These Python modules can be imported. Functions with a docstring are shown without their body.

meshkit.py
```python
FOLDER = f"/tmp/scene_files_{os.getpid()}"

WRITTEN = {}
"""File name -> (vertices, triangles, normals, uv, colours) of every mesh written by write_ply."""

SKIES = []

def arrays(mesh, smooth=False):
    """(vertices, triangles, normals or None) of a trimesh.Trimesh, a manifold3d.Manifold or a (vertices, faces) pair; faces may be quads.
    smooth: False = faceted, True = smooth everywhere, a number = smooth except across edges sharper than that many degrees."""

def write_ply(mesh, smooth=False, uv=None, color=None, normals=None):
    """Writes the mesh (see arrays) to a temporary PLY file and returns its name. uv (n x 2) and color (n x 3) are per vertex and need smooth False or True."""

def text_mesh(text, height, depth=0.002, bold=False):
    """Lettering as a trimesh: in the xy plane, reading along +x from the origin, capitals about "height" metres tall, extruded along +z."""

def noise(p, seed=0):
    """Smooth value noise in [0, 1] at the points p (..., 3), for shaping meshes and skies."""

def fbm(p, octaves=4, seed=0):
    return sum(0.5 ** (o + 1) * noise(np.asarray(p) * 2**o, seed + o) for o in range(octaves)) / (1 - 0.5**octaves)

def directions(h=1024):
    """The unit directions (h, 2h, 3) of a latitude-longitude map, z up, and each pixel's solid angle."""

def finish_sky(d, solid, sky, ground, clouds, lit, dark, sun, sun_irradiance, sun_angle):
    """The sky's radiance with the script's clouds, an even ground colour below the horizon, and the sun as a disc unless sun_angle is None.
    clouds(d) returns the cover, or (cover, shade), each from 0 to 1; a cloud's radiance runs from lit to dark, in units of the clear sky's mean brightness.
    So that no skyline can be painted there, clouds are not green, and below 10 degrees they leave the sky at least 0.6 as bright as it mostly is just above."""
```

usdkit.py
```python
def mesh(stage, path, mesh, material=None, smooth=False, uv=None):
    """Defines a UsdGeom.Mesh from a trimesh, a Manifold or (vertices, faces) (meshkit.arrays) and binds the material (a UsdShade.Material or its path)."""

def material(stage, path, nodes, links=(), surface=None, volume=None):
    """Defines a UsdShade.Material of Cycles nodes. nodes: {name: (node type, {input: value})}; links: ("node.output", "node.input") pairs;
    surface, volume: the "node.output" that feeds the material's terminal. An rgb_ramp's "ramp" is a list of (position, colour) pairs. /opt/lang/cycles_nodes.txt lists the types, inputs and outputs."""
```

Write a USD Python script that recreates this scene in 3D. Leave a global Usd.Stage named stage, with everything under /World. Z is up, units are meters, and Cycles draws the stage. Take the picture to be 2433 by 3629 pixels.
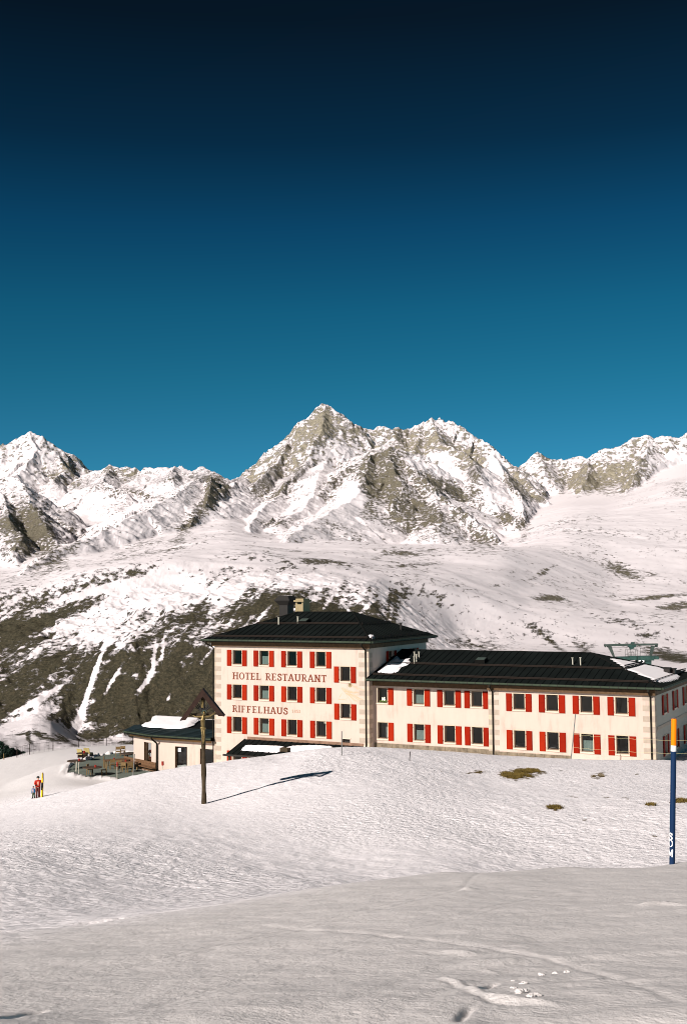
import math, random
import numpy as np, trimesh, manifold3d as m3d
import usdkit, meshkit
from pxr import Usd, UsdGeom, UsdShade, UsdLux, Sdf, Gf, Vt
from shapely.geometry import Polygon, LineString, Point, box as sbox
from shapely.ops import unary_union
from shapely import affinity
from scipy.interpolate import RBFInterpolator, PchipInterpolator
from scipy.ndimage import gaussian_filter
from scipy.spatial import Delaunay

random.seed(7); RNG = np.random.default_rng(7)
stage = Usd.Stage.CreateInMemory()
UsdGeom.SetStageUpAxis(stage, UsdGeom.Tokens.z); UsdGeom.SetStageMetersPerUnit(stage, 1.0)
UsdGeom.Xform.Define(stage, '/World'); UsdGeom.Scope.Define(stage, '/World/Looks')

# ------------------------------------------------------------------ camera, sky, sun, exposure
FPX, CX, CY = 4000., 1216.5, 1814.5                   # focal length and centre in pixels of the photograph
PITCH, ROLL = math.atan((2100 - CY) / FPX), 0.008
FW = np.array([0, math.cos(PITCH), math.sin(PITCH)]); UP0 = np.array([0, -math.sin(PITCH), math.cos(PITCH)]); RT0 = np.array([1., 0, 0])
CR = RT0 * math.cos(ROLL) - UP0 * math.sin(ROLL); CU = RT0 * math.sin(ROLL) + UP0 * math.cos(ROLL)
EXPOSURE = 0.82
SUN_AZ, SUN_EL = math.radians(41), math.radians(28.5)     # behind and to the left of the camera
SUN_DIR = np.array([-math.sin(SUN_AZ) * math.cos(SUN_EL), -math.cos(SUN_AZ) * math.cos(SUN_EL), math.sin(SUN_EL)])
SUN_INT, SKY_STR = 1.0, 0.064
cam = UsdGeom.Camera.Define(stage, '/World/camera')
mtx = Gf.Matrix4d(1.0)
for i, ax in enumerate((CR, CU, -FW)):
    mtx.SetRow(i, Gf.Vec4d(*map(float, ax), 0))
cam.AddTransformOp().Set(mtx)
cam.CreateFocalLengthAttr(24 * FPX / 2433); cam.CreateHorizontalApertureAttr(24.0); cam.CreateVerticalApertureAttr(24.0 * 1024 / 686)
cam.CreateClippingRangeAttr(Gf.Vec2f(0.1, 40000)); cam.CreateExposureAttr(EXPOSURE)

dome = UsdLux.DomeLight.Define(stage, '/World/sky')
dome.GetPrim().SetCustomDataByKey('kind', 'structure')
skym = usdkit.material(stage, '/World/Looks/sky', {
    'sky': ('sky_texture', {'sky_type': 'single_scattering', 'sun_disc': False, 'sun_elevation': SUN_EL,
                            'sun_rotation': math.atan2(SUN_DIR[0], SUN_DIR[1]), 'altitude': 6000.0, 'air_density': 1.0, 'aerosol_density': 0.0, 'ozone_density': 3.0}),
    # the deep high-altitude sky of slide film: the clear sky darkens quickly away from the horizon, alike all round
    'dir': ('texture_coordinate', {}), 'xyz': ('separate_xyz', {}),
    'deep': ('rgb_ramp', {'ramp': [(0.0, (.16, .60, .555)), (.13, (.13, .575, .54)), (.185, (.088, .56, .50)), (.245, (.058, .50, .47)), (.313, (.038, .34, .38)), (.378, (.030, .175, .198)), (.465, (.034, .078, .08)), (1.0, (.03, .07, .065))]}),
    'mul': ('mix_color', {'blend_type': 'multiply', 'fac': 1.0, 'use_clamp': False}),
    'bg': ('background_shader', {'strength': SKY_STR})},
    [('dir.generated', 'xyz.vector'), ('xyz.z', 'deep.fac'), ('sky.color', 'mul.a'), ('deep.color', 'mul.b'), ('mul.result', 'bg.color')], surface='bg.background')
UsdShade.MaterialBindingAPI.Apply(dome.GetPrim()).Bind(skym)
sun = UsdLux.DistantLight.Define(stage, '/World/sun')
sun.CreateIntensityAttr(SUN_INT); sun.CreateAngleAttr(0.5); sun.CreateNormalizeAttr(True); sun.CreateColorAttr(Gf.Vec3f(1.0, 0.925, 0.885))
z_ = SUN_DIR; x_ = np.cross([0, 0, 1], z_); x_ /= np.linalg.norm(x_); y_ = np.cross(z_, x_)
sm = Gf.Matrix4d(1.0)
for i, ax in enumerate((x_, y_, z_)):
    sm.SetRow(i, Gf.Vec4d(*map(float, ax), 0))
sun.AddTransformOp().Set(sm)

# ------------------------------------------------------------------ helpers
def ray(x, y):
    "direction (depth 1) through a pixel of the photograph"
    x, y = np.asarray(x, float), np.asarray(y, float)
    v = FW + CR * ((x - CX) / FPX)[..., None] + CU * ((CY - y) / FPX)[..., None]
    return v / v[..., 1:2]
def at(x, y, d): return ray(x, y) * d
def at_z(x, y, z):
    v = ray(x, y); return v * (z / v[2])
def proj(P):
    d = P @ FW
    return CX + FPX * (P @ CR) / d, CY - FPX * (P @ CU) / d
def smooth(x, a, b):
    t = np.clip((x - a) / (b - a), 0, 1); return t * t * (3 - 2 * t)
def n2(x, y, seed=0): return meshkit.noise(np.stack([x, y, np.full_like(x, 0.37)], -1), seed)
def f2(x, y, o=4, seed=0): return meshkit.fbm(np.stack([x, y, np.full_like(x, 0.37)], -1), o, seed)
def ridged(x, y, o=4, seed=0):
    return sum(0.5 ** (k + 1) * (1 - np.abs(2 * n2(x * 2**k, y * 2**k, seed + k) - 1)) for k in range(o)) / (1 - 0.5**o)

COUNT = {}
def numbered(path):
    k = COUNT.get(path, 0); COUNT[path] = k + 1
    return path if k == 0 else f'{path}_{k:03d}'
def tag(p, label=None, cat=None, group=None, kind=None):
    for k, v in (('label', label), ('category', cat), ('group', group), ('kind', kind)):
        if v: p.SetCustomDataByKey(k, v)
    return p
def thing(name, label, cat, loc=(0, 0, 0), rotz=0, group=None):
    x = UsdGeom.Xform.Define(stage, numbered('/World/' + name))
    x.AddTranslateOp().Set(Gf.Vec3d(*map(float, loc)))
    if rotz: x.AddRotateZOp().Set(float(rotz))
    return tag(x.GetPrim(), label, cat, group)
def part(parent, name, mesh, mat, smooth=False, label=None, kind=None):
    if isinstance(mesh, MB): mesh = mesh.mesh()
    base = str(parent.GetPath()) if parent is not None else '/World'
    p = usdkit.mesh(stage, numbered(base + '/' + name), mesh, M[mat], smooth).GetPrim()
    return tag(p, label, kind=kind)
def copy_of(src, name, label, loc, rotz=0, group=None):
    x = UsdGeom.Xform.Define(stage, numbered('/World/' + name))
    x.GetPrim().GetReferences().AddInternalReference(src.GetPath())
    x.ClearXformOpOrder()
    x.AddTranslateOp(opSuffix='place').Set(Gf.Vec3d(*map(float, loc))); x.AddRotateZOp(opSuffix='place').Set(float(rotz))
    x.GetPrim().SetInstanceable(True)
    return tag(x.GetPrim(), label, src.GetCustomDataByKey('category'), group)

class MB:
    "collects shapes into one mesh"
    def __init__(s): s.v, s.f, s.n = [], [], 0
    def add(s, v, f):
        v = np.asarray(v, float); f = np.asarray(f, int)
        if f.shape[1] == 4: f = np.vstack([f[:, [0, 1, 2]], f[:, [0, 2, 3]]])
        s.v.append(v); s.f.append(f + s.n); s.n += len(v); return s
    def tri(s, m): return s.add(m.vertices, m.faces)
    def man(s, m):
        q = m.to_mesh(); return s.add(q.vert_properties[:, :3], q.tri_verts)
    def box(s, x0, x1, y0, y1, z0, z1, fr=None):
        v = np.array([(x, y, z) for x in (x0, x1) for y in (y0, y1) for z in (z0, z1)], float)
        f = np.array([(0, 1, 3, 2), (4, 6, 7, 5), (0, 4, 5, 1), (2, 3, 7, 6), (0, 2, 6, 4), (1, 5, 7, 3)])
        if fr is not None: v = fr(v)
        return s.add(v, f)
    def tube(s, pts, r, n=8, cap=True):
        pts = np.asarray(pts, float); r = np.broadcast_to(np.asarray(r, float), len(pts))
        tg = np.gradient(pts, axis=0); tg /= np.linalg.norm(tg, axis=1, keepdims=True)
        ref = np.array([0, 0, 1.]) if abs(tg[:, 2]).mean() < .8 else np.array([1., 0, 0])
        a = np.cross(tg, ref); a /= np.linalg.norm(a, axis=1, keepdims=True); b = np.cross(tg, a)
        th = np.arange(n) * 2 * math.pi / n
        v = (pts[:, None] + r[:, None, None] * (np.cos(th)[None, :, None] * a[:, None] + np.sin(th)[None, :, None] * b[:, None])).reshape(-1, 3)
        f = []
        for i in range(len(pts) - 1):
            for j in range(n):
                k = (j + 1) % n; f.append((i * n + j, i * n + k, (i + 1) * n + k, (i + 1) * n + j))
        s.add(v, f)
        if cap:
            for i, o in ((0, 1), (len(pts) - 1, -1)):
                s.add(np.vstack([v[i * n:(i + 1) * n], pts[i:i + 1]]), [(j, n, (j + 1) % n) for j in range(n)])
        return s
    def beam(s, a, b, w, h, up=(0, 0, 1)):
        a, b = np.asarray(a, float), np.asarray(b, float); t = b - a; t /= np.linalg.norm(t)
        x = np.cross(t, up); x /= np.linalg.norm(x); y = np.cross(x, t)
        v = [p + x * w / 2 * i + y * h / 2 * j for p in (a, b) for i in (-1, 1) for j in (-1, 1)]
        return s.add(v, [(0, 1, 3, 2), (4, 6, 7, 5), (0, 4, 5, 1), (2, 3, 7, 6), (0, 2, 6, 4), (1, 5, 7, 3)])
    def extr(s, poly, h, fn):
        "extrudes a shapely polygon (u, w) by h; fn maps (u, w, h) rows to points"
        for g in getattr(poly, 'geoms', [poly]):
            if g.is_empty or g.geom_type != 'Polygon' or g.area < 1e-6: continue
            m = trimesh.creation.extrude_polygon(g, h, engine='earcut'); s.add(fn(m.vertices), m.faces)
        return s
    def mesh(s): return np.vstack(s.v), np.vstack(s.f)
    def moved(s, off): s.v = [v + np.asarray(off, float) for v in s.v]; return s

def grid_faces(nr, nc):
    i = np.arange(nr - 1)[:, None] * nc + np.arange(nc - 1)[None]
    return np.stack([i, i + 1, i + nc + 1, i + nc], -1).reshape(-1, 4)
def floats(prim, name, a):
    UsdGeom.PrimvarsAPI(prim).CreatePrimvar(name, Sdf.ValueTypeNames.FloatArray, 'vertex').Set(Vt.FloatArray.FromNumpy(np.asarray(a, np.float32)))

def body(bones, edge=0.03, taubin=6):
    "bones: list of ((p, r), (q, r)); one smooth continuous figure"
    ms = []
    for (p, r), (q, r2) in bones:
        a = m3d.Manifold.sphere(r, 12).translate(list(map(float, p))); b = m3d.Manifold.sphere(r2, 12).translate(list(map(float, q)))
        ms.append(m3d.Manifold.batch_hull([a, b]))
    m = m3d.Manifold.batch_boolean(ms, m3d.OpType.Add).refine_to_length(edge).to_mesh()
    t = trimesh.Trimesh(m.vert_properties[:, :3], m.tri_verts)
    trimesh.smoothing.filter_taubin(t, iterations=taubin)
    return t

# ------------------------------------------------------------------ materials
M = {}
def plain(name, col, rough=0.7, metal=0.0, var=0.12, scale=3.0, bump=0.0, bscale=40.0, spec=0.18):
    n = {'g': ('texture_coordinate', {}), 'n': ('noise_texture', {'scale': scale, 'detail': 5.0}), 'r': ('rgb_ramp', {'ramp': [(0.25, [c * (1 - var) for c in col]), (0.75, [min(1, c * (1 + var)) for c in col])]}),
         'p': ('principled_bsdf', {'roughness': rough, 'metallic': metal, 'specular_ior_level': spec})}
    l = [('g.object', 'n.vector'), ('n.fac', 'r.fac'), ('r.color', 'p.base_color')]
    if bump:
        n['n2'] = ('noise_texture', {'scale': bscale, 'detail': 4.0}); n['b'] = ('bump', {'strength': 1.0, 'distance': bump})
        l += [('g.object', 'n2.vector'), ('n2.fac', 'b.height'), ('b.normal', 'p.normal')]
    M[name] = usdkit.material(stage, '/World/Looks/' + name, n, l, surface='p.BSDF')
plain('plaster', (0.64, 0.50, 0.405), 0.9, var=0.04, scale=1.2, bump=0.004, bscale=30)
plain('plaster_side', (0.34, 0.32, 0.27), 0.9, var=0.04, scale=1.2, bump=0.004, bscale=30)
M['plaster'] = usdkit.material(stage, '/World/Looks/plaster_wall', {
    'g': ('texture_coordinate', {}), 'm1': ('mapping', {'scale': (1.0, 1.0, 0.16)}), 'n1': ('noise_texture', {'scale': 3.4, 'detail': 5.0, 'roughness': 0.6}), 'n2': ('noise_texture', {'scale': 0.45, 'detail': 4.0}), 'n3': ('noise_texture', {'scale': 22.0, 'detail': 4.0}),
    's': ('math', {'math_type': 'add'}), 'r': ('rgb_ramp', {'ramp': [(0.36, (0.40, 0.318, 0.26)), (0.47, (0.48, 0.383, 0.317)), (0.62, (0.505, 0.404, 0.335))]}), 'h': ('math', {'math_type': 'multiply', 'value2': 0.5}),
    'b': ('bump', {'strength': 1.0, 'distance': 0.006}), 'p': ('principled_bsdf', {'roughness': 0.92, 'specular_ior_level': 0.3})},
    [('g.object', 'm1.vector'), ('m1.vector', 'n1.vector'), ('g.object', 'n2.vector'), ('g.object', 'n3.vector'), ('n1.fac', 's.value1'), ('n2.fac', 's.value2'), ('s.value', 'h.value1'), ('h.value', 'r.fac'), ('r.color', 'p.base_color'), ('n3.fac', 'b.height'), ('b.normal', 'p.normal')], surface='p.BSDF')
M['shutter_red'] = usdkit.material(stage, '/World/Looks/shutter_paint', {
    'o': ('object_info', {}), 'r': ('rgb_ramp', {'ramp': [(0.0, (0.19, 0.008, 0.001)), (0.6, (0.235, 0.010, 0.001)), (1.0, (0.28, 0.016, 0.002))]}), 'p': ('principled_bsdf', {'roughness': 0.75, 'specular_ior_level': 0.08})},
    [('o.random', 'r.fac'), ('r.color', 'p.base_color')], surface='p.BSDF')
plain('quoin_stone', (0.345, 0.285, 0.225), 0.9, var=0.10, scale=4, bump=0.004)
plain('quoin_pale', (0.46, 0.385, 0.28), 0.9, var=0.08, scale=4, bump=0.004)
plain('base_stone', (0.16, 0.13, 0.09), 0.9, var=0.5, scale=3, bump=0.02, bscale=6)
plain('sill_stone', (0.52, 0.44, 0.345), 0.85, var=0.08)
plain('window_wood', (0.12, 0.075, 0.045), 0.6)
plain('window_pale', (0.55, 0.45, 0.34), 0.6)
plain('curtain', (0.15, 0.18, 0.165), 0.9)
plain('roof_metal', (0.0055, 0.0075, 0.007), 0.85, var=0.35, scale=0.7, spec=0.06)
plain('roof_edge', (0.008, 0.008, 0.007), 0.8, spec=0.06)
plain('snow_guard', (0.02, 0.012, 0.008), 0.7)
plain('gutter', (0.030, 0.043, 0.026), 0.65, var=0.3, scale=1.5)
plain('downpipe', (0.016, 0.014, 0.010), 0.7, spec=0.08)
plain('cornice_wood', (0.085, 0.05, 0.025), 0.8, var=0.3, scale=5)
plain('annex_roof', (0.011, 0.021, 0.022), 0.6, var=0.3, spec=0.2)
plain('eave_wood', (0.36, 0.20, 0.075), 0.7, var=0.2, scale=4)
plain('letter_paint', (0.14, 0.036, 0.018), 0.9)
plain('mural_paint', (0.48, 0.33, 0.20), 0.9)
plain('date_paint', (0.33, 0.18, 0.10), 0.9)
plain('flashing', (0.20, 0.12, 0.08), 0.8, var=0.3)
plain('chimney_stone', (0.27, 0.215, 0.12), 0.9, bump=0.01)
plain('dark_metal', (0.02, 0.018, 0.016), 0.7, spec=0.2)
plain('pale_metal', (0.5, 0.47, 0.38), 0.5, metal=0.4)
plain('old_wood', (0.05, 0.036, 0.02), 0.85, var=0.4, scale=6, bump=0.006, bscale=20)
plain('roof_board', (0.026, 0.013, 0.009), 0.8, var=0.35, scale=8, bump=0.004)
plain('bronze', (0.17, 0.125, 0.05), 0.45, metal=0.6, var=0.5, scale=12)
plain('verdigris', (0.08, 0.13, 0.10), 0.6, metal=0.3, var=0.4, scale=12)
plain('marker_orange', (0.95, 0.20, 0.0), 0.5)
plain('marker_white', (0.8, 0.78, 0.76), 0.5)
plain('marker_blue', (0.005, 0.022, 0.066), 0.5, spec=0.15)
plain('grey_pole', (0.16, 0.16, 0.15), 0.6)
plain('rope', (0.62, 0.55, 0.30), 0.8)
plain('lift_steel', (0.05, 0.068, 0.058), 0.6, metal=0.2, var=0.25)
plain('lift_dark', (0.025, 0.06, 0.05), 0.6, var=0.4)
plain('railing', (0.06, 0.06, 0.055), 0.6)
plain('terrace_paving', (0.125, 0.145, 0.12), 0.85, var=0.2, scale=0.8, bump=0.01, bscale=5)
plain('table_brown', (0.07, 0.045, 0.028), 0.6)
plain('bench_wood', (0.13, 0.07, 0.035), 0.7, var=0.3, scale=6)
plain('chair_wood', (0.17, 0.11, 0.045), 0.7)
plain('chair_yellow', (0.34, 0.28, 0.11), 0.6)
plain('red_plastic', (0.26, 0.02, 0.012), 0.6)
plain('jacket_red', (0.36, 0.02, 0.007), 0.7)
plain('cloth_dark', (0.012, 0.012, 0.012), 0.8)
plain('trousers_maroon', (0.09, 0.02, 0.015), 0.8)
plain('helmet', (0.02, 0.024, 0.02), 0.35)
plain('ski_yellow', (0.8, 0.5, 0.03), 0.35)
plain('ski_black', (0.015, 0.014, 0.013), 0.4)
plain('jacket_blue', (0.01, 0.085, 0.2), 0.7, var=0.4, scale=6)
plain('trousers_green', (0.02, 0.04, 0.012), 0.8)
plain('skin', (0.62, 0.36, 0.27), 0.6)
plain('pink', (0.75, 0.4, 0.36), 0.7)
plain('needles', (0.012, 0.03, 0.02), 0.8, var=0.5)
plain('bark', (0.06, 0.045, 0.03), 0.9)
plain('grass', (0.13, 0.09, 0.022), 0.9, var=0.5, scale=2)
plain('tile_snow', (0.86, 0.82, 0.82), 0.8, var=0.02, bump=0.02, bscale=6, spec=0.2)
plain('clod_snow', (0.57, 0.54, 0.52), 0.8, var=0.03, bump=0.01, bscale=60, spec=0.2)
plain('flowers', (0.75, 0.75, 0.6), 0.9, var=0.3, scale=20)
plain('leaves', (0.10, 0.16, 0.04), 0.9)
M['glass'] = usdkit.material(stage, '/World/Looks/glass', {
    't': ('transparent_bsdf', {'color': (0.80, 0.86, 0.84)}), 'g': ('glossy_bsdf', {'color': (0.72, 0.75, 0.75), 'roughness': 0.03}),
    'f': ('fresnel', {'IOR': 1.45}), 'm': ('mix_closure', {})},
    [('f.fac', 'm.fac'), ('t.BSDF', 'm.closure1'), ('g.BSDF', 'm.closure2')], surface='m.closure')

# snow on the near ground, with bare grassy earth where the attribute "bare" says so
M['snow_ground'] = usdkit.material(stage, '/World/Looks/snow_ground', {
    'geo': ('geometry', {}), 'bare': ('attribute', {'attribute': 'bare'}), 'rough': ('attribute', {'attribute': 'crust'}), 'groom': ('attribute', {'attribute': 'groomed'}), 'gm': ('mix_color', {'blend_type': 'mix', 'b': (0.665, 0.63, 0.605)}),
    'vo': ('voronoi_texture', {'feature': 'f1', 'scale': 4.6}), 'hv': ('math', {'math_type': 'multiply_add', 'value2': -0.34}), 'nf': ('noise_texture', {'scale': 26.0, 'detail': 3.0, 'roughness': 0.7}), 'hf': ('math', {'math_type': 'multiply_add', 'value2': 0.075}),
    'na': ('noise_texture', {'scale': 3.2, 'detail': 5.0, 'roughness': 0.62}),
    'nb': ('noise_texture', {'scale': 9.0, 'detail': 5.0, 'roughness': 0.65}),
    'nc': ('noise_texture', {'scale': 1.3, 'detail': 3.0}),
    'tone': ('rgb_ramp', {'ramp': [(0.3, (0.84, 0.80, 0.80)), (0.7, (0.90, 0.855, 0.85))]}),
    'soil': ('rgb_ramp', {'ramp': [(0.3, (0.05, 0.033, 0.012)), (0.7, (0.17, 0.115, 0.035))]}),
    'k': ('math', {'math_type': 'multiply_add', 'value2': 3.2, 'value3': -1.6}),
    'sum': ('math', {'math_type': 'add'}),
    'edge': ('map_range', {'range_type': 'smoothstep', 'from_min': 0.46, 'from_max': 0.54, 'to_min': 0.0, 'to_max': 1.0, 'clamp': True}),
    'mix': ('mix_color', {'blend_type': 'mix'}),
    'hm': ('math', {'math_type': 'multiply'}), 'hb': ('math', {'math_type': 'multiply_add', 'value2': 0.55}),
    'b': ('bump', {'strength': 1.0, 'distance': 0.105}),
    'p': ('principled_bsdf', {'roughness': 0.75, 'specular_ior_level': 0.2})},
    [('geo.position', 'na.vector'), ('geo.position', 'nb.vector'), ('geo.position', 'nc.vector'), ('nc.fac', 'tone.fac'), ('nb.fac', 'soil.fac'),
     ('na.fac', 'k.value1'), ('k.value', 'sum.value1'), ('bare.fac', 'sum.value2'), ('sum.value', 'edge.value'), ('edge.result', 'mix.fac'),
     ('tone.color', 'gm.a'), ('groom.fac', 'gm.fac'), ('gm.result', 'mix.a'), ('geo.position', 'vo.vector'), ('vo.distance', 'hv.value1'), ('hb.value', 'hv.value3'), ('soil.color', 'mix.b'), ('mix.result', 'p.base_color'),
     ('nb.fac', 'hb.value1'), ('na.fac', 'hb.value3'), ('hv.value', 'hm.value1'), ('rough.fac', 'hm.value2'), ('geo.position', 'nf.vector'), ('nf.fac', 'hf.value1'), ('hm.value', 'hf.value3'), ('hf.value', 'b.height'), ('b.normal', 'p.normal')], surface='p.BSDF')
# snow and rock of the mountains: "rock" is where the stone stands bare, "low" where it is the darker lower cliff
M['alpine'] = usdkit.material(stage, '/World/Looks/alpine', {
    'geo': ('geometry', {}), 'rock': ('attribute', {'attribute': 'rock'}), 'low': ('attribute', {'attribute': 'low'}),
    'mp': ('mapping', {'scale': (1, .8, 1.7)}), 'fs': ('math', {'math_type': 'multiply_add', 'value2': 0.045, 'value3': 0.027}),
    'na': ('noise_texture', {'detail': 7.0, 'roughness': 0.72}),
    'nb': ('noise_texture', {'scale': 0.01, 'detail': 5.0, 'roughness': 0.6}),
    'nd': ('noise_texture', {'detail': 7.0, 'roughness': 0.75}), 'ds': ('math', {'math_type': 'multiply_add', 'value2': 0.13, 'value3': 0.05}),
    'k': ('math', {'math_type': 'multiply_add', 'value2': 3.0, 'value3': -1.5}),
    'sum': ('math', {'math_type': 'add'}),
    'edge': ('map_range', {'range_type': 'smoothstep', 'from_min': 0.36, 'from_max': 0.64, 'to_min': 0.0, 'to_max': 1.0, 'clamp': True}),
    'high': ('rgb_ramp', {'ramp': [(0.3, (0.12, 0.108, 0.08)), (0.5, (0.28, 0.25, 0.185)), (0.7, (0.48, 0.43, 0.335))]}),
    'lowc': ('rgb_ramp', {'ramp': [(0.32, (0.038, 0.036, 0.025)), (0.48, (0.086, 0.077, 0.048)), (0.58, (0.128, 0.108, 0.066)), (0.7, (0.21, 0.17, 0.107))]}),
    'rc': ('mix_color', {'blend_type': 'mix'}), 'mix': ('mix_color', {'blend_type': 'mix', 'a': (0.70, 0.65, 0.652)}),
    'b': ('bump', {'strength': 1.0, 'distance': 14.0}), 'hb': ('math', {'math_type': 'multiply'}), 'hk': ('math', {'math_type': 'multiply_add', 'value2': 0.92, 'value3': 0.08}),
    'p': ('principled_bsdf', {'roughness': 0.85, 'specular_ior_level': 0.1})},
    [('geo.position', 'mp.vector'), ('low.fac', 'fs.value1'), ('low.fac', 'ds.value1'), ('fs.value', 'na.scale'), ('ds.value', 'nd.scale'),
     ('mp.vector', 'na.vector'), ('geo.position', 'nb.vector'), ('mp.vector', 'nd.vector'), ('na.fac', 'k.value1'), ('k.value', 'sum.value1'), ('rock.fac', 'sum.value2'),
     ('sum.value', 'edge.value'), ('nd.fac', 'high.fac'), ('nd.fac', 'lowc.fac'), ('low.fac', 'rc.fac'), ('high.color', 'rc.a'), ('lowc.color', 'rc.b'),
     ('edge.result', 'mix.fac'), ('rc.result', 'mix.b'), ('mix.result', 'p.base_color'),
     ('edge.result', 'hk.value1'), ('hk.value', 'hb.value1'), ('nd.fac', 'hb.value2'), ('hb.value', 'b.height'), ('b.normal', 'p.normal')], surface='p.BSDF')

# ------------------------------------------------------------------ near ground
TH = math.radians(27.5); E1 = np.array([math.cos(TH), -math.sin(TH), 0]); E2 = np.array([math.sin(TH), math.cos(TH), 0]); HO = np.array([0, 89.4, 0.])
def H(s, t, z): return HO + s * E1 + t * E2 + np.array([0, 0, z])
CTRL = [  # (pixel x, pixel y, depth) on the visible snow
    (0, 3629, 4.35), (800, 3629, 4.35), (1600, 3629, 4.3), (2433, 3629, 4.25),
    (0, 3340, 9.6), (300, 3290, 10.8), (600, 3238, 12), (1100, 3152, 13.6), (1550, 3093, 14.8), (2000, 3074, 15.4), (2433, 3058, 15.8),
    (0, 3300, 13.8), (300, 3262, 15.5), (600, 3215, 19), (1100, 3140, 25), (1550, 3086, 30), (2000, 3066, 33), (2433, 3050, 34),
    (0, 3180, 19.5), (600, 3120, 26), (1216, 3060, 32), (1216, 2960, 37), (600, 3000, 33), (0, 3040, 28), (2433, 2980, 37), (1800, 2960, 38),
    (0, 2900, 47), (723, 2852, 46), (1175, 2712, 54), (2433, 2870, 42), (1800, 2860, 43), (1300, 2830, 44), (300, 2870, 46),
    (270, 2800, 55), (500, 2745, 59), (660, 2718, 60), (780, 2703, 61), (900, 2690, 61), (1020, 2685, 60.5), (1110, 2664, 60.5), (1200, 2659, 60.5), (1450, 2656, 65), (1700, 2672, 68), (2000, 2690, 69), (2300, 2697, 69), (2433, 2700, 68),
    (1800, 2760, 54), (2300, 2770, 53), (1400, 2740, 52),
    (130, 2836, 83), (0, 2880, 79), (0, 2780, 103), (0, 2694, 133), (105, 2676, 131), (188, 2661, 137), (279, 2650, 141), (377, 2644, 145), (470, 2642, 148), (200, 2720, 111),
    (330, 2775, 92), (250, 2765, 94)]
def ctrl_points():
    c = [(x, y, z) for x, y, z in (at(*q) for q in CTRL)]
    for px, ey, ed in ((0, 3340, 9.6), (300, 3290, 10.8), (600, 3238, 12), (1100, 3152, 13.6), (1550, 3093, 14.8), (2000, 3074, 15.4), (2433, 3058, 15.8)):
        e = at(px, ey, ed)                                              # the groomed run is nearly plane up to its edge
        for u in (.15, .35, .55, .75, .9): d = 4.3 + u * (ed - 4.3); c.append((e[0] / ed * d, d, -1.65 + u * (e[2] + 1.65)))
    c += [(t * d, d, -1.65) for t in (-.6, -.2, .2, .6) for d in (1.0, 2.2, 3.2)]
    for d, zs in ((17.5, -4.7), (20., -5.6), (24., -6.7)):
        c += [(t * d, d, zs) for t in (.12, .25, .4)]
    c += [tuple(H(s, t, z)) for s, t, z in [(-24, 4, -15.6), (-18, -4, -15.3), (-12, -3, -14.6), (-9, -5, -13.6), (-6, -3.2, -13.3), (-2, -3, -12.7), (2, -1, -12.05), (8, 0.3, -12.0), (14, -.6, -12.0), (24, -.5, -11.95), (32, -2, -11.6),
          (-20, 12, -15.6), (-5, 12, -14), (10, 12, -12.6), (25, 12, -12.2), (27, 6, -12.1), (35, 15, -11.8), (30, 40, -11.6), (45, 55, -11.3), (10, 40, -12.6), (-10, 40, -15), (60, 30, -10.8), (20, 60, -12.5)]]
    c += [(-30, 60, -12.8), (-45, 60, -15), (-60, 100, -20), (60, 45, -8.5), (45, 60, -10.5), (30, 20, -4.6), (-30, 20, -6.5), (-20, 40, -9.5), (30, 35, -6.8)]
    return np.array(c)
def warp(X, Y): return np.stack([X / Y * 5.0, 2.4 * np.log(Y)], -1)
CP = ctrl_points()
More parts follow.
